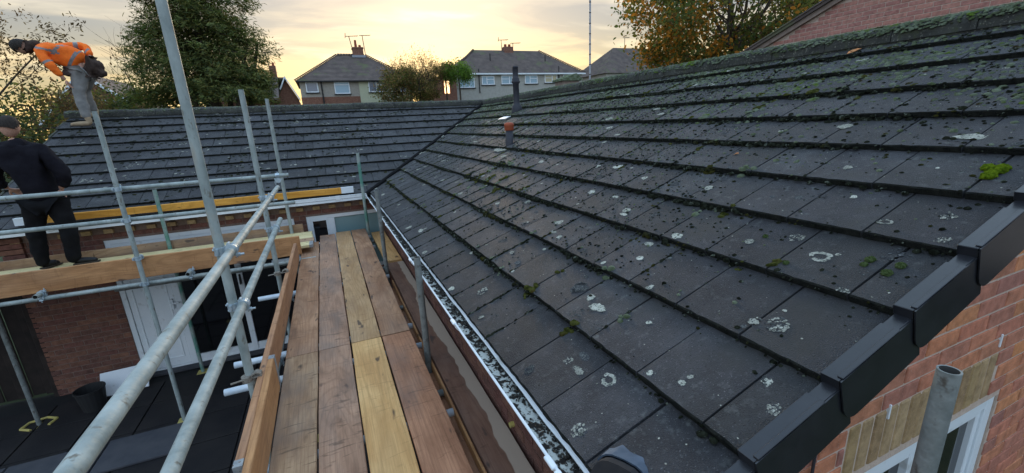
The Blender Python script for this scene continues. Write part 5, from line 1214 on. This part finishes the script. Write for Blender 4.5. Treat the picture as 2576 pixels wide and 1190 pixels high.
for k, q in (('sr', 0.098), ('er', 0.082), ('sl', 0.098), ('el', 0.082)): jk[k] = (*J[k][:3], q)
jk['wr'] = q2(-3.07, -0.555, 0, 0.058); jk['wl'] = q2(-3.575, -0.50, 0.12, 0.05); jk['hood'] = q2(-3.35, 0.03, -0.09, 0.075, 0.05)
pobj(m2, 'hooded_top', skin_mesh('top', jk, [('chest', 'waist'), ('waist', 'hem'), ('chest', 'nb'), ('nb', 'hood'), ('chest', 'sr'), ('sr', 'er'), ('er', 'wr'), ('chest', 'sl'), ('sl', 'el'), ('el', 'wl')], 3), MT['black_cloth'], amp=0.014)
tr = {}
for k, q in (('pelvis', 0.165), ('hr', 0.128), ('kr', 0.092), ('ar', 0.072), ('hl', 0.128), ('kl', 0.092), ('al', 0.070)): tr[k] = (*J[k][:3], q)
tr['pelvis'] = (*J['pelvis'][:3], 0.165, 0.13)
for k in ('ar', 'al'): tr[k] = (*tr[k][:2], tr[k][2]-0.075, tr[k][3])
pobj(m2, 'trousers', skin_mesh('trousers', tr, [('pelvis', 'hr'), ('hr', 'kr'), ('kr', 'ar'), ('pelvis', 'hl'), ('hl', 'kl'), ('kl', 'al')], 3), MT['dark_trouser'], amp=0.012)
pobj(m2, 'hair', hair_mesh(hd2, (0.25, 0.85, -0.35), (0, 0, 1), 1.04), MT['hair'])
hand(m2, q2(-3.085, -0.575)[:3], (-0.1, 0.15, -1), (0, 1, 0)); hand(m2, q2(-3.56, -0.515, 0.15)[:3], (0.5, 0.4, -0.4), (0, 1, 0))
boot(m2, (-3.135, 7.02, -1.525), (-2.88, 7.02, -1.525), 'shoe', MT['shoe'], h=0.04, s_=0.9); boot(m2, (-3.43, 6.99, -1.525), (-3.34, 7.19, -1.525), 'shoe', MT['shoe'], h=0.04, s_=0.95)

# ------------------------------------------------------------------ far houses
def hip_roof(mb, x0, x1, y0, y1, z0, z1, courses=16, over=0.25, gable=False):
    """stepped tile courses; ridge along X (gable=False) ends hipped"""
    h = (y1-y0)/2+over; n = courses
    for k in range(n):
        a, b = k/n, (k+1)/n
        def ring(t, dz):
            i = h*t; z = z0+(z1-z0)*t+dz; xi = 0 if gable else i
            return [(x0-over+xi, y0-over+i, z), (x1+over-xi, y0-over+i, z), (x1+over-xi, y1+over-i, z), (x0-over+xi, y1+over-i, z)]
        A = ring(a, 0.035); Bq = ring(b, -0.0); C = ring(a, -0.02)
        mb.add(A+Bq+C, [(0, 1, 5, 4), (2, 3, 7, 6), (8, 9, 1, 0), (10, 11, 3, 2)]+([(1, 2, 6, 5), (3, 0, 4, 7), (9, 10, 2, 1), (11, 8, 0, 3)] if not gable else []))
def far_window(par, x0, x1, z0, z1, y, glass='glass_blue', bars=(), trans=None):
    m = MB(); frame(m, x0, x1, y-0.05, y+0.05, z0, z1, 0.09)
    for b in bars: m.box(x0+(x1-x0)*b-0.045, x0+(x1-x0)*b+0.045, y-0.052, y+0.05, z0+0.09, z1-0.09)
    if trans: m.box(x0+(x1-x0)*trans[0]+0.045, x0+(x1-x0)*trans[1]-0.045, y-0.051, y+0.05, z0+(z1-z0)*trans[2]-0.03, z0+(z1-z0)*trans[2]+0.03)
    w_ = part('window', m, MT['upvc'], par); w_.location = -Vector(par.location)
    part('pane', MB().box(x0+0.08, x1-0.08, y-0.03, y-0.012, z0+0.08, z1-0.08), MT[glass], w_)
    part('sill', MB().box(x0-0.08, x1+0.08, y-0.12, y-0.055, z0-0.09, z0-0.004), MT['black'], w_); return w_
def aerial(par, x, y, z, h, lean=0.0, arm=1.3, kind=0):
    m = MB(); m.tube((x, y, z), (x-lean, y, z+h), 0.035, n=6); m.tube((x-lean-arm*0.25, y, z+h), (x-lean+arm*0.75, y, z+h+0.08), 0.028, n=6)
    for i in range(6): q = x-lean-arm*0.2+arm*0.16*i; m.tube((q, y-0.2, z+h+0.02), (q, y+0.2, z+h+0.02), 0.014, n=4)
    if kind: m.tube((x-lean-arm*0.3, y, z+h-0.15), (x-lean-arm*0.25, y, z+h+0.3), 0.03, n=6)
    o = part('aerial', m, MT['black'], par); o.location = -Vector(par.location); return o
HY = 45.0
hA = thing('semi_detached_house', (3.9, 49, -0.6), 'pair of beige and cream houses under one hipped roof, left of the twiggy tree', 'house')
def hp(par, name, mb, mats, **k):
    o = part(name, mb, mats, par, **k); o.location = -Vector(par.location); return o
hp(hA, 'wall', MB().box(-1.1, 4.0, HY, HY+7.5, -0.7, 4.35), MT['render'], label='beige pebbledash half'); hp(hA, 'wall', MB().box(4.0, 9.0, HY-0.03, HY+7.5, -0.7, 4.35), MT['render_cream'], label='cream painted half')
hp(hA, 'brick_band', MB().box(-1.13, 3.99, HY-0.04, HY, 1.0, 2.86), MT['chimney'])
m = MB(); hip_roof(m, -1.1, 9.0, HY, HY+7.5, 4.25, 7.05, 20, 0.3); rA = hp(hA, 'roof', m, MT['far_roof'])
m = MB()
for i in range(28):
    for s_ in (0, 1):
        t = i/28; x = (-1.4+4.05*t) if s_ == 0 else (9.3-4.05*t); z = 4.3+2.8*t; m.box(x-0.09, x+0.09, HY-0.3+4.05*t-0.09, HY-0.3+4.05*t+0.09, z, z+0.10)
for i in range(10): m.box(2.65+i*0.26, 2.88+i*0.26, HY+3.6, HY+3.9, 7.02, 7.16)
part('hip_tiles', m, MT['far_roof'], rA, kind='stuff')
hp(hA, 'gutter', MB().box(-1.4, 9.3, HY-0.38, HY-0.28, 4.16, 4.25), MT['black'])
c_ = hp(hA, 'chimney', MB().box(4.15, 5.15, HY+3.3, HY+4.2, 6.2, 7.75).box(4.1, 5.2, HY+3.25, HY+4.25, 7.6, 7.72), MT['chimney']); part('chimney_pot', MB().tube((4.52, HY+3.75, 7.75), (4.52, HY+3.75, 8.45), 0.14, 0.11, n=10), MT['terracotta'], c_); part('chimney_pot', MB().tube((4.9, HY+3.75, 7.75), (4.9, HY+3.75, 8.0), 0.14, 0.12, n=10), MT['terracotta'], c_); part('flashing', MB().box(4.0, 5.3, HY+3.15, HY+3.29, 6.75, 6.98), MT['glass_grey'], c_)
aerial(hA, 4.25, HY+3.6, 7.0, 1.75, 0.28, 1.2, 1); aerial(hA, 5.35, HY+3.6, 7.0, 1.85, 0.1, 1.1)
far_window(hA, -0.62, 0.42, 3.27, 4.2, HY, 'glass_grey'); far_window(hA, 1.80, 3.15, 3.10, 4.22, HY, 'glass_blue', (), (0, 1, 0.72)); far_window(hA, 4.85, 6.6, 3.20, 4.28, HY-0.04, 'glass_grey', (0.42,), (0.42, 1, 0.6)); far_window(hA, 7.2, 8.3, 3.2, 4.28, HY-0.04, 'glass_grey')
hp(hA, 'downpipe', MB().tube((0.72, HY-0.1, -0.5), (0.72, HY-0.1, 4.2), 0.06, n=8), MT['black'])
hB = thing('terraced_house', (21.2, 49, -0.3), 'long grey rendered terrace with hipped roof, right of the round green tree', 'house')
hp(hB, 'wall', MB().box(13.3, 28.8, HY, HY+7.5, -0.7, 4.85), MT['render_grey']); m = MB(); hip_roof(m, 13.3, 28.8, HY, HY+7.5, 4.85, 7.75, 20, 0.3); rB = hp(hB, 'roof', m, MT['far_roof'])
hp(hB, 'gutter', MB().box(13.0, 29.1, HY-0.38, HY-0.28, 4.72, 4.86), MT['upvc']); m = MB()
for i in range(28):
    t = i/28; x = 29.1-4.05*t; z = 4.9+2.9*t; m.box(x-0.09, x+0.09, HY-0.3+4.05*t-0.09, HY-0.3+4.05*t+0.09, z, z+0.10); x = 13.0+4.05*t; m.box(x-0.09, x+0.09, HY-0.3+4.05*t-0.09, HY-0.3+4.05*t+0.09, z, z+0.10)
part('hip_tiles', m, MT['far_roof'], rB, kind='stuff')
for (a, b, c, d, bars, tr_, gl) in ((13.9, 15.6, 3.45, 4.55, (0.33, 0.66), None, 'glass_blue'), (16.4, 17.85, 3.72, 4.62, (0.4,), (0.4, 1, 0.6), 'glass_blue'), (18.65, 20.15, 3.75, 4.66, (0.62,), (0, 0.62, 0.6), 'glass_blue'), (21.45, 23.0, 3.78, 4.68, (0.4,), (0.4, 1, 0.6), 'glass_blue'), (23.9, 25.5, 3.85, 4.72, (0.6,), (0, 0.6, 0.6), 'glass_curtain'), (26.3, 27.6, 3.9, 4.74, (0.5,), None, 'glass_grey')): far_window(hB, a, b, c, d, HY, gl, bars, tr_)
for x in (16.1, 25.7): hp(hB, 'downpipe', MB().tube((x, HY-0.1, 2.9), (x, HY-0.1, 5.3 if x < 20 else 5.6), 0.055, n=8), MT['black'])
c_ = hp(hB, 'chimney', MB().box(20.6, 21.7, HY+3.3, HY+4.2, 7.0, 8.1), MT['chimney']); part('chimney_pot', MB().tube((20.9, HY+3.75, 8.1), (20.9, HY+3.75, 8.4), 0.15, n=10), MT['terracotta'], c_); part('chimney_pot', MB().tube((21.4, HY+3.75, 8.1), (21.4, HY+3.75, 8.4), 0.15, n=10), MT['terracotta'], c_)
aerial(hB, 20.4, HY+3.6, 7.6, 1.2, 0.05, 1.2, 1); aerial(hB, 21.8, HY+3.6, 7.6, 0.9, 0.0, 1.3)
for x in (18.2, 25.0): hp(hB, 'roof_vent', MB().tube((x, HY+1.8, 6.2), (x, HY+1.8, 7.1), 0.06, n=8), MT['black'])
hC = thing('hipped_house', (38, 49, 0), 'house on the right whose brown hipped roof rises behind the autumn tree', 'house')
hp(hC, 'wall', MB().box(32.2, 46, HY, HY+7.5, -0.7, 4.85), MT['render_grey']); m = MB(); hip_roof(m, 32.2, 46, HY, HY+7.5, 4.85, 8.3, 20, 0.3); hp(hC, 'roof', m, MT['far_roof']); aerial(hC, 37.6, HY+3.6, 7.9, 1.6, 0, 1.0)
hD = thing('gabled_house', (-2.5, 33, -1.2), 'small brown gabled house with white bargeboards and a squat chimney, right of the conifer', 'house')
m = MB(); m.prism([(-2.2, -1.5), (-2.2, 1.9), (-1.56, 3.15), (-0.95, 1.9), (-0.95, -1.5)], 'y', 32, 32.3); m.box(-5.5, -1.0, 32.3, 36, -1.5, 1.9); hp(hD, 'wall', m, MT['chimney'])
m = MB(); m.prism([(31.8, 3.25), (34.2, 1.7), (34.2, 1.6), (31.8, 3.15)], 'x', -5.5, -1.5); m.prism([(31.8, 3.25), (29.8, 1.9), (29.8, 1.8), (31.8, 3.15)], 'x', -5.5, -1.95)
m.prism([(-1.56, 3.3), (-0.9, 1.95), (-0.9, 1.85), (-1.56, 3.2)], 'y', 31.8, 33); m.prism([(-1.56, 3.3), (-2.2, 2.0), (-2.2, 1.9), (-1.56, 3.2)], 'y', 31.8, 33); hp(hD, 'roof', m, MT['far_roof'])
m = MB(); m.prism([(-1.56, 3.33), (-0.86, 1.92), (-0.92, 1.86), (-1.56, 3.18)], 'y', 31.70, 31.80); m.prism([(-1.56, 3.33), (-1.56, 3.18), (-1.90, 2.50), (-1.96, 2.55)], 'y', 31.70, 31.80); hp(hD, 'bargeboard', m, MT['upvc'])
c_ = hp(hD, 'chimney', MB().box(-2.35, -1.98, 31.9, 32.3, 2.9, 3.95), MT['chimney']); part('chimney_pot', MB().tube((-2.1, 32.1, 3.95), (-2.1, 32.1, 4.15), 0.07, n=8), MT['terracotta'], c_); aerial(hD, -2.3, 32.1, 3.6, 1.1, 0.12, 0.5)
hE = thing('gabled_house', (-11, 31, -1.5), 'dark gabled house with pale bargeboards behind the man in orange', 'house')
m = MB(); m.prism([(-12.4, -2), (-12.4, 1.2), (-10.75, 3.1), (-8.6, 1.3), (-8.6, -2)], 'y', 30, 36); hp(hE, 'wall', m, MT['chimney'])
m = MB(); m.prism([(-10.75, 3.35), (-8.2, 1.25), (-8.2, 1.1), (-10.75, 3.2)], 'y', 29.8, 36.2); m.prism([(-10.75, 3.35), (-12.9, 0.9), (-12.9, 0.75), (-10.75, 3.2)], 'y', 29.8, 36.2); hp(hE, 'roof', m, MT['far_roof'])
m = MB(); m.prism([(-10.75, 3.37), (-8.18, 1.24), (-8.22, 1.10), (-10.75, 3.20)], 'y', 29.7, 29.8); m.prism([(-10.75, 3.37), (-12.92, 0.89), (-12.88, 0.72), (-10.75, 3.20)], 'y', 29.7, 29.8); hp(hE, 'bargeboard', m, MT['upvc']); far_window(hE, -10.2, -9.5, 1.5, 2.0, 29.95, 'glass_grey')
hF = thing('glint_outbuilding', (12.3, 44, -0.5), 'brick outbuilding added between the trees to hold a pane glowing orange-white as a sun glint', 'building')
hp(hF, 'wall', MB().box(11.2, 13.4, 44.3, 48, -0.7, 4.5), MT['chimney']); w_ = hp(hF, 'window', MB().box(11.98, 12.08, 44.2, 44.3, 2.9, 4.1).box(12.62, 12.70, 44.2, 44.3, 2.9, 4.1), MT['terracotta']); part('pane', MB().box(12.08, 12.62, 44.24, 44.29, 2.9, 4.1), MT['glint'], w_)  # no lamp inside: the glowing pane imitates a sun glint, wall added around it
# neighbour's brick gable beyond the ridge
NX = 9.3
nb = thing('neighbour_house', (12, 3, -1.5), 'neighbouring house whose pink-red brick gable stands beyond the right hand roof ridge', 'house')
m = MB(); m.prism([(-5.0, -2.5), (-5.0, -0.5), (1.6, 3.55), (9.0, 0.62), (9.0, -2.5)], 'x', NX+0.004, NX+7); gwn = hp(nb, 'wall', m, MT['mortar'])
def vz(y): return 1.43+(6.9-y)*0.392 if y > 1.6 else 3.5-(1.6-y)*0.6
lay_items = []
nrow = 0
base_b = MB().bbox(-LB/2, LB/2, 0.0, 0.05, -HB/2, HB/2, 0.003).mesh('brick', [MT['brick_far']]); cnt = 0; stf = MB()
for r in range(60):
    z = -1.0+0.075*r; u = -4.8+(0.1125 if r % 2 else 0)
    while u < 8.9:
        if z+0.04 < vz(u)-0.1:
            P = Vector((NX, u, z)); px = pixels(P)
            vis = px and -40 < px[0] < 2616 and -30 < px[1] < 110
            Mx = Matrix.Translation((NX-random.uniform(0, 0.002), u, z)) @ Matrix.Rotation(-math.pi/2, 4, 'Z')
            if vis and cnt < 295:
                o = bpy.data.objects.new('brick', base_b); COL.objects.link(o); o.parent = gwn; o.matrix_local = Mx; cnt += 1
            elif vis: stf.box(-LB/2, LB/2, 0, 0.04, -HB/2, HB/2, 0, Mx, random.random()*0.99+0.005)
        u += 0.225
if stf.f: part('brick_courses', stf, MT['brick_far'], gwn, kind='stuff')
m = MB(); m.prism([(1.6, 3.62), (9.15, 0.66), (9.15, 0.56), (1.6, 3.52)], 'x', NX-0.12, NX+7); m.prism([(1.6, 3.62), (-5.2, -0.55), (-5.2, -0.65), (1.6, 3.52)], 'x', NX-0.12, NX+7); hp(nb, 'roof', m, MT['far_roof'])
m = MB(); m.prism([(1.6, 3.53), (9.1, 0.59), (9.1, 0.49), (1.6, 3.41)], 'x', NX-0.07, NX+0.02); hp(nb, 'verge', m, MT['verge_mortar']); m = MB()
for i in range(22):
    t = i/22; y = 1.6+7.5*t; z = 3.60-2.94*t; m.bbox(-0.14, 0.3, 0, 0.36, -0.012, 0.012, 0.003, Mx=Matrix.Translation((NX, y, z-0.02+0.012)) @ Matrix.Rotation(math.atan(-0.392), 4, 'X'))
part('verge_tiles', m, MT['far_roof'], nb).location = -Vector(nb.location)
mast = thing('mast', (7.68, 11.55, -1.0), 'tall thin grey pole with dark bands standing beyond the ridge', 'pole')
m = MB().tube((0, 0, -2.6), (0, 0, 5.6), 0.027, n=12); part('pole', m, MT['aluminium'], mast); 
for i in range(24): part('band', MB().tube((0, 0, 2.2+i*0.14), (0, 0, 2.225+i*0.14), 0.031, n=12), MT['black'], mast) if i % 2 == 0 else None

# ------------------------------------------------------------------ vegetation
def orient(nrm, sc_):
    n = len(nrm); z = nrm/np.linalg.norm(nrm, axis=1, keepdims=True); t = RNG.normal(size=(n, 3)); x = np.cross(z, t); x /= np.linalg.norm(x, axis=1, keepdims=True); y = np.cross(z, x)
    return np.stack([x, y, z], -1)
LEAF_V = [(-0.5, 0, 0), (-0.15, 0.26, 0.06), (0.25, 0.22, 0.05), (0.5, 0, 0), (0.25, -0.22, 0.05), (-0.15, -0.26, 0.06)]; LEAF_F = [(0, 1, 2, 3), (0, 3, 4, 5)]
def leaves(par, name, pts, nrm, size, mats, probs=None, asp=1.0):
    n = len(pts); mi = RNG.choice(len(mats), n, p=probs); s_ = RNG.uniform(0.7, 1.3, n)*size
    me = scatter(name, LEAF_V, LEAF_F, pts, np.stack([s_, s_*asp, s_], 1), np.zeros(n), orient(nrm, 1), mats, midx=mi, rv=RNG.random(n)*0.98+0.01)
    o = obj(name, me, par); o['kind'] = 'stuff'; return o
def limb_tree(par, h0, limbs, trunk_r, mat=None, spread=0.5, twigs=3, droop=0.0):
    """returns twig tips (local coordinates)"""
    m = MB(); tips = []
    def grow(p, d, L_, r, depth):
        segs = 3; pts = [Vector(p)]; rr = [r]
        for i in range(segs):
            d = (d+Vector((random.gauss(0, .16), random.gauss(0, .16), random.gauss(0.03, .08)-droop*0.12))).normalized(); pts.append(pts[-1]+d*L_/segs); rr.append(r*(1-0.28*(i+1)/segs*1.4))
        m.path(pts, rr, n=6 if depth < 2 else 4)
        if depth >= twigs: tips.extend([tuple(q) for q in pts[1:]]); return
        for k in range(3 if depth else limbs):
            t = random.uniform(0.35, 1.0); q = pts[0].lerp(pts[-1], t) if depth else pts[-1]
            nd = (d*(0.8 if depth else 0.5)+Vector((random.gauss(0, spread), random.gauss(0, spread), random.gauss(0.1, spread*0.5)))).normalized(); grow(q, nd, L_*random.uniform(0.55, 0.8), rr[-1]*0.62, depth+1)
        tips.extend([tuple(q) for q in pts[2:]])
    grow((0, 0, 0), Vector((0, 0, 1)), h0, trunk_r, 0)
    part('trunk', m, mat or MT['bark'], par); return np.array(tips)
LM = dict(
 con1=leafmat('conifer_green', (0.13, 0.155, 0.052), (0.20, 0.225, 0.072), (0.10, 0.15, 0.03)), con2=leafmat('conifer_gold', (0.15, 0.15, 0.04), (0.21, 0.19, 0.05), (0.25, 0.22, 0.05)), con3=leafmat('conifer_dark', (0.065, 0.085, 0.035), (0.10, 0.125, 0.048), (0.04, 0.06, 0.02)),
 aut1=leafmat('autumn_gold', (0.30, 0.13, 0.022), (0.42, 0.19, 0.03), (0.75, 0.33, 0.04)), aut2=leafmat('autumn_olive', (0.07, 0.085, 0.02), (0.12, 0.12, 0.03), (0.22, 0.22, 0.04)), aut3=leafmat('autumn_green', (0.045, 0.07, 0.02), (0.07, 0.10, 0.03), (0.14, 0.20, 0.05)),
 brn=leafmat('brown_leaf', (0.075, 0.05, 0.025), (0.12, 0.08, 0.035), (0.20, 0.12, 0.04)), lime=leafmat('bright_green', (0.07, 0.14, 0.018), (0.12, 0.20, 0.025), (0.20, 0.36, 0.035)), twig=leafmat('twig_leaf', (0.16, 0.11, 0.05), (0.24, 0.16, 0.07), (0.5, 0.32, 0.10)))
# conifer
cf = thing('conifer', (-3.35, 19.2, -3.0), 'large dense green conifer standing behind the left wing roof', 'tree')
m = MB(); m.path([(0, 0, 0), (0.05, 0, 2.5), (-0.05, 0.1, 5.5), (0, 0, 9)], [0.26, 0.22, 0.16, 0.05], 10)
for (x, y, lx) in ((-0.6, -0.3, -0.9), (0.5, 0.2, 1.0), (0.9, -0.4, 1.5), (-0.3, 0.4, -0.4), (1.25, 0.2, 1.7)): m.path([(x*0.6, y, 0), (x*0.8, y, 3.6), (x, y, 4.6), (lx, y*1.2, 6.2)], [0.13, 0.10, 0.08, 0.04], 7)
part('trunk', m, MT['bark'], cf)
pts, nr = [], []
brs = MB()
for k in range(430):
    z = 4.45+5.7*(k/430)**1.35+random.uniform(-0.2, 0.2); th = random.uniform(0, 6.28); R_ = (2.35*(1-(max(z-4.6, 0)/7.2)**1.6)+0.1)*random.uniform(0.72, 1.05)*(1+0.10*math.sin(th*3+z))
    if z < 5.3: R_ *= 0.93
    d = Vector((math.cos(th), math.sin(th), 0)); tip = d*R_+Vector((0, 0, z-0.15*R_+random.uniform(-.15, .25))); st0 = d*0.1+Vector((0, 0, z+0.2))
    if k % 3 == 0: brs.tube(st0, tip, 0.03, 0.006, n=4)
    for i in range(150):
        t = random.random()**0.6; p = st0.lerp(tip, t); w = 0.30*(0.35+t*(1-t)*2.2); p += Vector((random.gauss(0, w*0.8), random.gauss(0, w*0.8), random.gauss(-0.04, 0.10)))
        pts.append(tuple(p)); nr.append((d.x*0.4+random.gauss(0, .4), d.y*0.4+random.gauss(0, .4), 0.8+random.gauss(0, .3)))
    for i in range(5):
        p = tip+d*(0.04*i)+Vector((random.gauss(0, .03), random.gauss(0, .03), 0.015*i)); pts.append(tuple(p)); nr.append((random.gauss(0, .3), random.gauss(0, .3), 1))
part('branches', brs, MT['bark'], cf); leaves(cf, 'foliage', pts, np.array(nr), 0.165, [LM['con1'], LM['con2'], LM['con3']], [0.5, 0.22, 0.28], 0.34)
def bushy(name, loc, label, cat, tips, n, jit, size, mats, probs, par=None, asp=1.0, hang=0.0):
    par = par or thing(name, loc, label, cat); tips = np.array(tips); idx = RNG.integers(0, len(tips), n); p = tips[idx]+RNG.normal(0, jit, (n, 3)); nr = RNG.normal(size=(n, 3)); nr[:, 2] += 0.6
    leaves(par, 'foliage', p, nr, size, mats, probs, asp); return par
# left autumn tree
t_ = thing('autumn_tree', (-7.0, 13.6, -3.4), 'thin leaved brown autumn tree at the left edge behind the workmen', 'tree'); tips = limb_tree(t_, 3.7, 10, 0.06, spread=0.55, twigs=3); 
bushy(None, None, None, None, tips, 14000, 0.10, 0.08, [LM['brn'], LM['twig']], [0.8, 0.2], par=t_, asp=0.6)
def ball_pts(n, R_, squash=(1, 1, 1), clump=30, cj=0.22):
    c = []
    for i in range(clump):
        v = RNG.normal(size=3); v /= np.linalg.norm(v); c.append(v*R_*RNG.uniform(0.3, 1.0)**0.5)
    c = np.array(c)*np.array(squash); return c[RNG.integers(0, clump, n)]+RNG.normal(0, cj*R_, (n, 3))
def shrub(name, loc, label, cat, n, R_, squash, size, mats, probs, clump=30, cj=0.22, trunk=True, asp=0.8):
    t = thing(name, loc, label, cat)
    if trunk:
        zg = ground_h(loc[0], loc[1])-loc[2]; m = MB(); m.path([(0, 0, zg), (0.05, 0, zg*0.4), (0, 0, 0.2*R_)], [0.10, 0.08, 0.04], 7); part('trunk', m, MT['bark'], t)
    p = ball_pts(n, R_, squash, clump, cj); nr = RNG.normal(size=(n, 3)); nr[:, 2] += 0.5; leaves(t, 'foliage', p, nr, size, mats, probs, asp); return t
shrub('shrub', (-6.4, 12.6, -0.35), 'dark bushy shrub at the far left beyond the end of the roof', 'shrub', 6500, 1.25, (1.0, 0.8, 0.62), 0.10, [LM['con3'], LM['aut2'], LM['brn']], [0.5, 0.3, 0.2])
shrub('shrub', (-9.6, 22, 0.95), 'olive hedge-like shrub behind the left end of the ridge', 'shrub', 4500, 1.6, (2.2, 0.8, 0.6), 0.15, [LM['con3'], LM['aut2'], LM['brn']], [0.4, 0.4, 0.2])
shrub('shrub', (-5.9, 21, 0.75), 'low olive shrub at the foot of the conifer', 'shrub', 5000, 1.3, (1.9, 0.8, 0.75), 0.14, [LM['con3'], LM['aut2'], LM['con1']], [0.3, 0.5, 0.2])
# bare sapling
bt = thing('bare_tree', (-7.5, 25, -2.6), 'nearly leafless thin tree between the man in orange and the conifer', 'tree'); tips = limb_tree(bt, 3.6, 8, 0.09, spread=0.42, twigs=3); bushy(None, None, None, None, tips, 60, 0.05, 0.12, [LM['brn']], None, par=bt)
# twiggy tree between the houses, with dense ivy below
tw = thing('twiggy_tree', (8.3, 41, -0.6), 'twiggy half-bare tree with an ivy covered lower crown between the two far houses', 'tree'); tips = limb_tree(tw, 3.4, 9, 0.16, spread=0.45, twigs=3, mat=MT['bark'])
tips2 = tips[(tips[:, 2] > 3.0)]; bushy(None, None, None, None, tips2, 2600, 0.16, 0.15, [LM['twig'], LM['brn'], LM['aut2']], [0.5, 0.3, 0.2], par=tw, asp=0.5)
sp = MB()
for i in range(260):
    th = random.uniform(-0.2, 3.34); a = Vector((random.uniform(-1.6, 2.2), random.uniform(-0.6, 0.6), 4.0)); d = Vector((math.cos(th)*0.9, random.gauss(0, .2), math.sin(th)+0.35)).normalized(); L_ = random.uniform(1.2, 2.9)*(0.75+0.25*math.sin(th)); b = a+d*L_*0.6; c = b+(d+Vector((random.gauss(0, .3), 0, random.gauss(0.2, .2)))).normalized()*L_*0.4; sp.path([a, b, c], [0.022, 0.014, 0.006], 3)
part('twigs', sp, MT['bark'], tw, kind='stuff')
p = []
for i in range(3400):
    th = random.uniform(-0.1, 3.24); q = random.random()**0.5; p.append((0.3+math.cos(th)*3.1*q*random.uniform(0.8, 1.05), random.gauss(0, 0.7), 4.0+math.sin(th)*3.0*q*random.uniform(0.75, 1.1)))
leaves(tw, 'foliage', p, RNG.normal(size=(len(p), 3)), 0.13, [LM['twig'], LM['brn']], [0.6, 0.4], 0.5)
shrub('ivy_bush', (7.0, 39.5, 3.0), 'dense olive bush hiding part of the cream half house', 'bush', 9000, 1.9, (1.25, 0.8, 0.85), 0.17, [LM['aut2'], LM['brn'], LM['twig'], LM['con3']], [0.42, 0.2, 0.26, 0.12], 45, 0.17)
shrub('ivy_bush', (9.3, 40.5, 3.1), 'olive bush right of the cream house, left of the sun glint pane', 'bush', 5000, 1.35, (0.95, 0.8, 1.0), 0.17, [LM['aut2'], LM['brn'], LM['twig'], LM['con3']], [0.4, 0.2, 0.28, 0.12], 40, 0.18)
shrub('shrub', (11.3, 40.8, 4.75), 'brown-green shrubby crown joining the round green tree above the sun glint pane', 'shrub', 2600, 0.95, (1.0, 0.8, 0.6), 0.15, [LM['aut2'], LM['aut3'], LM['twig']], [0.4, 0.3, 0.3], 22, 0.2)
shrub('round_tree', (12.35, 40.0, 4.25), 'small round bright green tree left of the grey terrace', 'tree', 5200, 1.15, (1.05, 0.9, 0.75), 0.14, [LM['lime'], LM['aut3']], [0.75, 0.25], 22, 0.26)
# big autumn tree at the right
at_ = thing('autumn_tree', (18.3, 15.8, -1.6), 'large gold and green autumn tree beyond the ridge, right of the tall pole', 'tree'); tips = limb_tree(at_, 4.3, 9, 0.26, spread=0.5, twigs=3)
n = 30000; cl = []
for i in range(150):
    v = RNG.normal(size=3); v /= np.linalg.norm(v); c = v*np.array([5.2, 4.2, 4.6])*RNG.uniform(0.35, 1.0)**0.6; c[2] += 6.0
    if c[2] > 3.0: cl.append(c)
cl = np.array(cl); idx = RNG.integers(0, len(cl), n); p = cl[idx]+RNG.normal(0, 0.42, (n, 3)); gold = (p[:, 0] < -0.2) & (np.sin(cl[idx][:, 0]*2.1+cl[idx][:, 2]*1.7) > 0.15)
nr = RNG.normal(size=(n, 3)); nr[:, 2] += 0.4
leaves(at_, 'foliage', p[gold], nr[gold], 0.18, [LM['aut1'], LM['aut2']], [0.45, 0.55]); leaves(at_, 'foliage', p[~gold], nr[~gold], 0.18, [LM['aut2'], LM['aut3'], LM['brn'], LM['aut1']], [0.42, 0.38, 0.17, 0.03])
